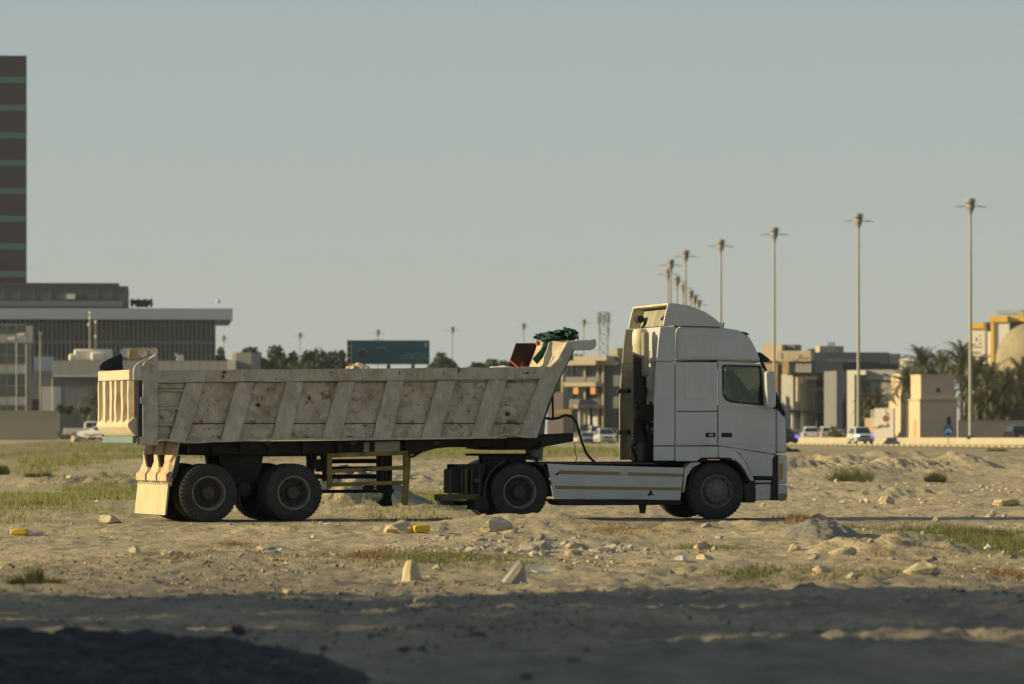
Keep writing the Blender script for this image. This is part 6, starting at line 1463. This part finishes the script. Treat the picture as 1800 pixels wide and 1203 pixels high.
def scrap(px, py, wpx, hpx, label, m, seed):
    X, Y, z = gpos(px, py); k_ = Y/FPX; g = random.Random(seed); mb = MB(); vs = []
    for j in range(4):
        for i in range(5): vs.append((lerp(-.5,.5,i/4)*wpx*k_, lerp(0,.25,j/3)+g.uniform(-.03,.03), (math.sin(i*1.3+seed)*.3+.4)*hpx*k_*(1 if 0<j<3 else .3)+g.uniform(0,.25)*hpx*k_))
    mb.add(vs, [(j*5+i,j*5+i+1,(j+1)*5+i+1,(j+1)*5+i) for j in range(3) for i in range(4)])
    o = mb.build('litter', m, fixn=False); o.modifiers.new('solid','SOLIDIFY').thickness = .01; o.location = (X,Y,z); tag(o, label, 'litter')
scrap(56,940,16,10,'crumpled whitish bag right of the crushed yellow container',M['wplast'],1)
scrap(955,1012,44,10,'torn pale blue sheet right of the concrete wedge',M['bplast'],2)
scrap(930,978,22,8,'white plastic scrap in the rubble above the concrete wedge',M['wplast'],3)
scrap(1640,988,18,10,'dark blue scrap behind the blocky stone at the lower right',M['dkplast'],4)
scrap(1738,968,12,14,'white bottle like scrap in the right hand grass',M['wplast'],5)
scrap(1200,988,26,12,'crumpled white bags in the rubble under the front wheel',M['wplast'],6)
scrap(570,922,20,6,'pale paper flat on the track left of the cracked boulder',M['wplast'],7)
scrap(1095,962,30,5,'thin white lath lying in the rubble line',M['wplast'],8)
scrap(480,972,30,8,'pale blue twine and sheet in the left middle ground',M['bplast'],9)
scrap(200,921,22,5,'small black rag at the track edge below the flat pale stone',M['black'],10)
scrap(548,950,12,9,'white scrap standing on the sand left of the cracked boulder',M['wplast'],11)
# scattered gravel and rubble: nobody could count it
def scatter_stones(name, n, region, smin, smax, m, seed):
    g = np.random.default_rng(seed); bm = bmesh.new(); bmesh.ops.create_icosphere(bm, subdivisions=1, radius=1)
    bv = np.array([v.co[:] for v in bm.verts]); bf = np.array([[v.index for v in f.verts] for f in bm.faces]); bm.free()
    X, Y = region(g, n); Z = height(X, Y); s_ = smin*(smax/smin)**(g.random(n)**2.2)
    sh = 1+g.uniform(-.45,.4,(n,len(bv),1)); sc3 = np.stack([g.uniform(.7,1.4,n),g.uniform(.7,1.4,n),g.uniform(.45,.9,n)],-1)
    a = g.uniform(0,6.28,n); P = bv[None]*sh*sc3[:,None]*s_[:,None,None]
    Xr = P[...,0]*np.cos(a)[:,None]-P[...,1]*np.sin(a)[:,None]; Yr = P[...,0]*np.sin(a)[:,None]+P[...,1]*np.cos(a)[:,None]
    V_ = np.stack([Xr+X[:,None], Yr+Y[:,None], P[...,2]+Z[:,None]+s_[:,None]*.2], -1).reshape(-1,3)
    F_ = (bf[None]+(np.arange(n)*len(bv))[:,None,None]).reshape(-1,3)
    return tag(np_mesh(name, V_, F_, m, smooth=False), kind='stuff')
def fan(y0, y1, u0=-.125, u1=.125, p=1.0):
    def f(g, n):
        Y = y0+(y1-y0)*g.random(n)**p; return g.uniform(u0,u1,n)*Y, Y
    return f
def sitting(f):
    def h_(g, n):
        X, Y = f(g, n*3); c = vnoise(X*.35,Y*.16,201)+.5*vnoise(X*1.1,Y*.5,202); i = np.argsort(-c+g.normal(scale=.12,size=len(c)))[:n]; return X[i], Y[i]
    return h_
o = scatter_stones('gravel', 2200, sitting(fan(46,78)), .006, .035, M['rock'], 1); o['label'] = 'pale gravel and small stones scattered over the sand before the lorry'; o['category'] = 'gravel'
o = scatter_stones('rubble_chips', 650, sitting(fan(56,68,-.03,.125)), .012, .075, M['rockg'], 2); o['label'] = 'grey broken concrete chips along the rubble line'; o['category'] = 'rubble'
o = scatter_stones('far_gravel', 1500, sitting(fan(84,150)), .015, .08, M['rock'], 3); o['label'] = 'pale stones strewn over the flat behind the lorry'; o['category'] = 'gravel'
o = scatter_stones('soil_clods', 9000, sitting(fan(32,56,-.125,.125)), .006, .028, mat('dry_soil_clod',(0.22,0.19,0.135),0.95,var=.3,scale=6), 4); o['label'] = 'dry brown clods of turned soil across the foreground'; o['category'] = 'clods'
# small pile of grey sand behind the second axle is part of the ground; dark asphalt rubble in the near left corner:
def pile(name, cx, cy, rx, ry, hh, m, label, cat, seed, n=150, rg=1.0):
    u = np.linspace(-1.25,1.25,n); U, V_ = np.meshgrid(u,u); X = cx+U*rx; Y = cy+V_*ry; q = U**2+V_**2
    Z = height(X,Y)-.03+hh*np.clip(1-q,0,1)**.75*(1+.55*rg*fbm(X*1.1,Y*1.1,seed,4))+.09*rg*fbm(X*6,Y*6,seed+3,4,.7)*np.clip(1.3-q,0,1)-.10*np.clip(q-1,0,1)*3
    ix = np.arange(n*n).reshape(n,n); F_ = np.stack([ix[:-1,:-1],ix[:-1,1:],ix[1:,1:],ix[1:,:-1]],-1).reshape(-1,4)
    o = np_mesh(name, np.stack([X.ravel(),Y.ravel(),Z.ravel()],-1), F_, m); tag(o, label, cat, kind='stuff'); return o
M['tar'] = mat('black_asphalt_rubble', (0.034,0.033,0.031), 0.9, var=.5, scale=5, bump=.03, bscale=16, spots=(((0.07,0.068,0.06),9,.6,.72),), world=True)
pile('asphalt_rubble', -2.95, 27.6, 2.15, 2.3, .33, M['tar'], 'dark heap of broken asphalt blurred in the near left corner', 'rubble heap', 81, 150, .55)
o = scatter_stones('asphalt_chunks', 260, lambda g,n: (-2.6+g.normal(scale=1.1,size=n), 27.3+g.normal(scale=.9,size=n)), .012, .05, mat('grey_asphalt_chunk',(0.11,0.105,0.095),.9,var=.4), 5)
o.location.z = .2; o['label'] = 'grey asphalt chunks lying on the dark heap'; o['category'] = 'rubble'
M['greysand'] = mat('grey_sand', (0.20,0.19,0.165), 0.95, var=.12, scale=2, bump=.02, bscale=14, world=True)
pile('sand_heap', 4.5, 66.3, .62, .9, .22, M['greysand'], 'low grey sand heap before the cab nose', 'sand heap', 91, 70, .3)
pile('sand_heap', -3.15, 90.5, 1.75, 2.0, .50, M['greysand'], 'grey dusty sand heap seen behind the second trailer axle', 'sand heap', 95, 80, .6)

# ------------------------------------------------------------------ grass and weeds
def blades(name, patches, m, seed, label, cat='grass'):
    """patches: (X, Y, rx, ry, tufts, blades per tuft, height, width)"""
    g = np.random.default_rng(seed); P = []
    for (X0,Y0,rx,ry,nt_,nb_,h_,w_) in patches:
        tx = g.normal(scale=.5,size=nt_)*rx*1.1+X0; ty = g.normal(scale=.5,size=nt_)*ry*1.1+Y0
        k = vnoise(tx*.9,ty*.35,seed)+.4*vnoise(tx*2.7,ty*1.2,seed+1)+.15; keep = (k > g.uniform(-.25,.3,nt_)) & (vnoise(tx*.28,ty*.09,seed+9) > g.uniform(-.22,.12,nt_)-(.0 if Y0 > 160 else .22)); tx, ty, k = tx[keep], ty[keep], k[keep]
        n_ = len(tx); hs = h_*np.clip(.55+k,.35,1.3)
        bx = np.repeat(tx,nb_)+g.normal(scale=.05+h_*.12,size=n_*nb_); by = np.repeat(ty,nb_)+g.normal(scale=.05+h_*.12,size=n_*nb_)
        hh = np.repeat(hs,nb_)*g.uniform(.4,1.1,n_*nb_); a = g.uniform(0,6.28,n_*nb_); l_ = hh*g.uniform(.1,.65,n_*nb_)
        bz = height(bx,by)-.02; wx, wy = np.cos(a+1.57)*w_, np.sin(a+1.57)*w_
        b0 = np.stack([bx-wx,by-wy,bz],-1); b1 = np.stack([bx+wx,by+wy,bz],-1); tp_ = np.stack([bx+np.cos(a)*l_,by+np.sin(a)*l_,bz+hh],-1)
        P.append(np.stack([b0,b1,tp_],1).reshape(-1,3))
    P = np.concatenate(P); o = np_mesh(name, P, np.arange(len(P)).reshape(-1,3), m, smooth=False)
    tag(o, label, cat, kind='stuff'); return o
M['grass'] = mat('yellow_green_grass', (0.27,0.285,0.10), 0.8, var=.35, scale=1.2, trans=.35, world=True, spots=(((0.24,0.20,0.09),.6,.5,.75),))
M['grassd'] = mat('olive_weed', (0.16,0.17,0.06), 0.8, var=.4, scale=1.2, trans=.3, world=True)
M['dryw'] = mat('rusty_dry_weed', (0.25,0.165,0.085), 0.85, var=.35, scale=2, trans=.2, world=True)
Z = weed_zone
def patch(px, py, wpx, hpx, nt_, nb_, h_, w_, z=0.0): return (*Z(px,py,wpx,hpx,z), nt_, nb_, h_, w_)
blades('grass', [patch(90,880,175,30,9000,5,.20,.010,.02),patch(230,893,80,16,1500,5,.16,.010,.02),patch(740,885,130,20,3200,5,.17,.010,.02),patch(100,832,90,10,700,6,.35,.018,.02)], M['grass'], 11, 'yellowish green grass growing left of and behind the lorry')
gb = []
for (X0,Y0,rx,ry,n_) in ((-26,215,10,22,5600),(-18,222,9,26,5600),(-10,225,7,28,4800),(-3,230,6,30,4400),(3,232,5,28,4400),(7.5,228,3,25,1500),(-24,265,10,25,3000)): gb.append((X0,Y0,rx,ry,n_,6,.24,.018))
blades('tall_grass', gb, M['grass'], 12, 'belt of tall sunlit grass on the rise behind the lorry')
blades('green_weeds', [patch(1650,945,170,20,2600,5,.10,.008),patch(1780,955,80,26,1400,5,.13,.008),patch(1480,1012,100,8,700,6,.10,.008),patch(1330,1008,70,8,300,6,.09,.008),patch(780,988,140,10,1100,5,.08,.007),patch(1690,1000,100,8,500,5,.08,.007),patch(1260,960,70,6,300,5,.08,.008)], M['grassd'], 13, 'low olive green weeds spread over the sand at the right and middle', 'weeds')
blades('dry_weeds', [patch(1110,934,80,8,500,6,.10,.006),patch(655,988,30,8,400,7,.12,.007),patch(400,962,40,8,260,6,.09,.007),patch(900,990,80,8,600,5,.08,.007),patch(1420,918,30,7,350,6,.13,.009),patch(280,985,80,7,400,5,.07,.007),patch(1760,1010,70,10,500,6,.10,.008),patch(1530,980,70,6,350,5,.08,.007),patch(60,950,80,6,200,5,.07,.007),patch(1180,960,90,8,700,5,.07,.007),patch(1620,975,160,8,900,5,.08,.007),patch(560,985,90,6,500,5,.06,.006),patch(960,945,70,5,300,5,.06,.006),patch(200,1000,120,8,600,4,.06,.006),patch(1350,990,60,8,300,5,.08,.007)], M['dryw'], 14, 'rusty dry weeds dotted about the middle ground', 'weeds')
def weed_bush(px, py, wpx, hpx, label, seed, m='grassd'):
    X, Y, z = gpos(px, py); k_ = Y/FPX; g = np.random.default_rng(seed); hh = hpx*k_; r_ = wpx*k_/2; P = []
    for c in range(9):      # several ragged sub clumps
        cx, cy = g.uniform(-.75,.75)*r_, g.uniform(-.5,.5)*r_; cr = r_*g.uniform(.25,.5); ch = hh*g.uniform(.45,1.15)*(1-.5*(cx/r_)**2); n = 110
        a = g.uniform(0,6.28,n); q = cr*g.random(n)*.6; bx, by = X+cx+q*np.cos(a), Y+cy+q*np.sin(a); bz = height(bx, by)-.03
        h_ = ch*g.uniform(.3,1.1,n); sp = cr*g.uniform(.2,1.3,n); w_ = .003+.00006*Y
        tx, ty = bx+sp*np.cos(a+g.normal(scale=.5,size=n)), by+sp*np.sin(a)
        P.append(np.stack([np.stack([bx-w_,by,bz],-1), np.stack([bx+w_,by,bz],-1), np.stack([tx,ty,bz+h_],-1)],1).reshape(-1,3))
    P = np.concatenate(P)-np.array([X,Y,z])
    o = np_mesh('weed_clump', P, np.arange(len(P)).reshape(-1,3), M[m], smooth=False); o.location = (X,Y,z); tag(o, label, 'weed clump')
weed_bush(62,1026,100,30,'dark green weed clump blurred at the left edge of the foreground',1)
weed_bush(1495,846,84,28,'bright green weed clump at the foot of the sand bank right of the cab',2,'grass')
weed_bush(1645,848,40,22,'thin grey green weed clump on the sand bank, right of the bright one',3)
weed_bush(1752,794,44,8,'small green clump on top of the bank near the kerb',4,'grass')
weed_bush(70,838,60,16,'dark tuft on the grey rise at the left',5)
weed_bush(5,834,30,22,'dark tuft cut by the left edge on the grey rise',6)
weed_bush(1345,858,60,7,'low tuft under the front bumper on the sand',7,'grass')

# unseen trees added left of the view to break up the foreground shade
for i,(x_,y_,h_,n_) in enumerate(((-13.5,32.6,6.6,6000),(-15.0,34.2,7.2,5600),(-13.2,35.8,6.4,4400),(-15.5,37.2,7.0,3600),(-13.8,38.8,6.0,2300),(-16.0,40.3,6.2,1100))):
    r_ = tag(empty('added_shade_tree', (x_,y_,gz(x_,y_))), 'unseen thorn tree added left of the view to cast broken foreground shade', 'tree', 'unseen shade trees added left of the view'); g = random.Random(900+i)
    mb = MB(); mb.path([(0,0,-.2),(.1,.05,h_*.3),(-.05,.1,h_*.6)],[.14,.10,.05],6)
    for k in range(6): a = g.uniform(0,6.28); mb.tube((0,0,h_*.3),(math.cos(a)*1.3,math.sin(a)*1.1,h_*g.uniform(.5,.9)),.05,.015,n=4)
    mb.build('trunk', M['bark'], r_, smooth=True)
    leaf_cloud('crown', [(g.uniform(-1.2,1.2),g.uniform(-1.0,1.0),h_*g.uniform(.15,.92),g.uniform(.6,1.1),g.uniform(.6,1.0),h_*g.uniform(.08,.14)) for _ in range(16)], .12, n_, M['leafm'], r_, 950+i)

# ------------------------------------------------------------------ thin evening haze round the whole scene
hz = MB().box(-2500, 2500, -120, 2500, -3.0, 64.0).build('haze', None)
hm = bpy.data.materials.new('evening_haze'); hm.use_nodes = True; t_ = hm.node_tree; t_.nodes.clear()
o_ = t_.nodes.new('ShaderNodeOutputMaterial'); v_ = t_.nodes.new('ShaderNodeVolumePrincipled')
v_.inputs['Color'].default_value = (0.80,0.90,1.0,1); v_.inputs['Density'].default_value = 0.00007; v_.inputs['Anisotropy'].default_value = 0.0
t_.links.new(v_.outputs[0], o_.inputs['Volume']); hz.data.materials.append(hm); tag(hz, kind='stuff')
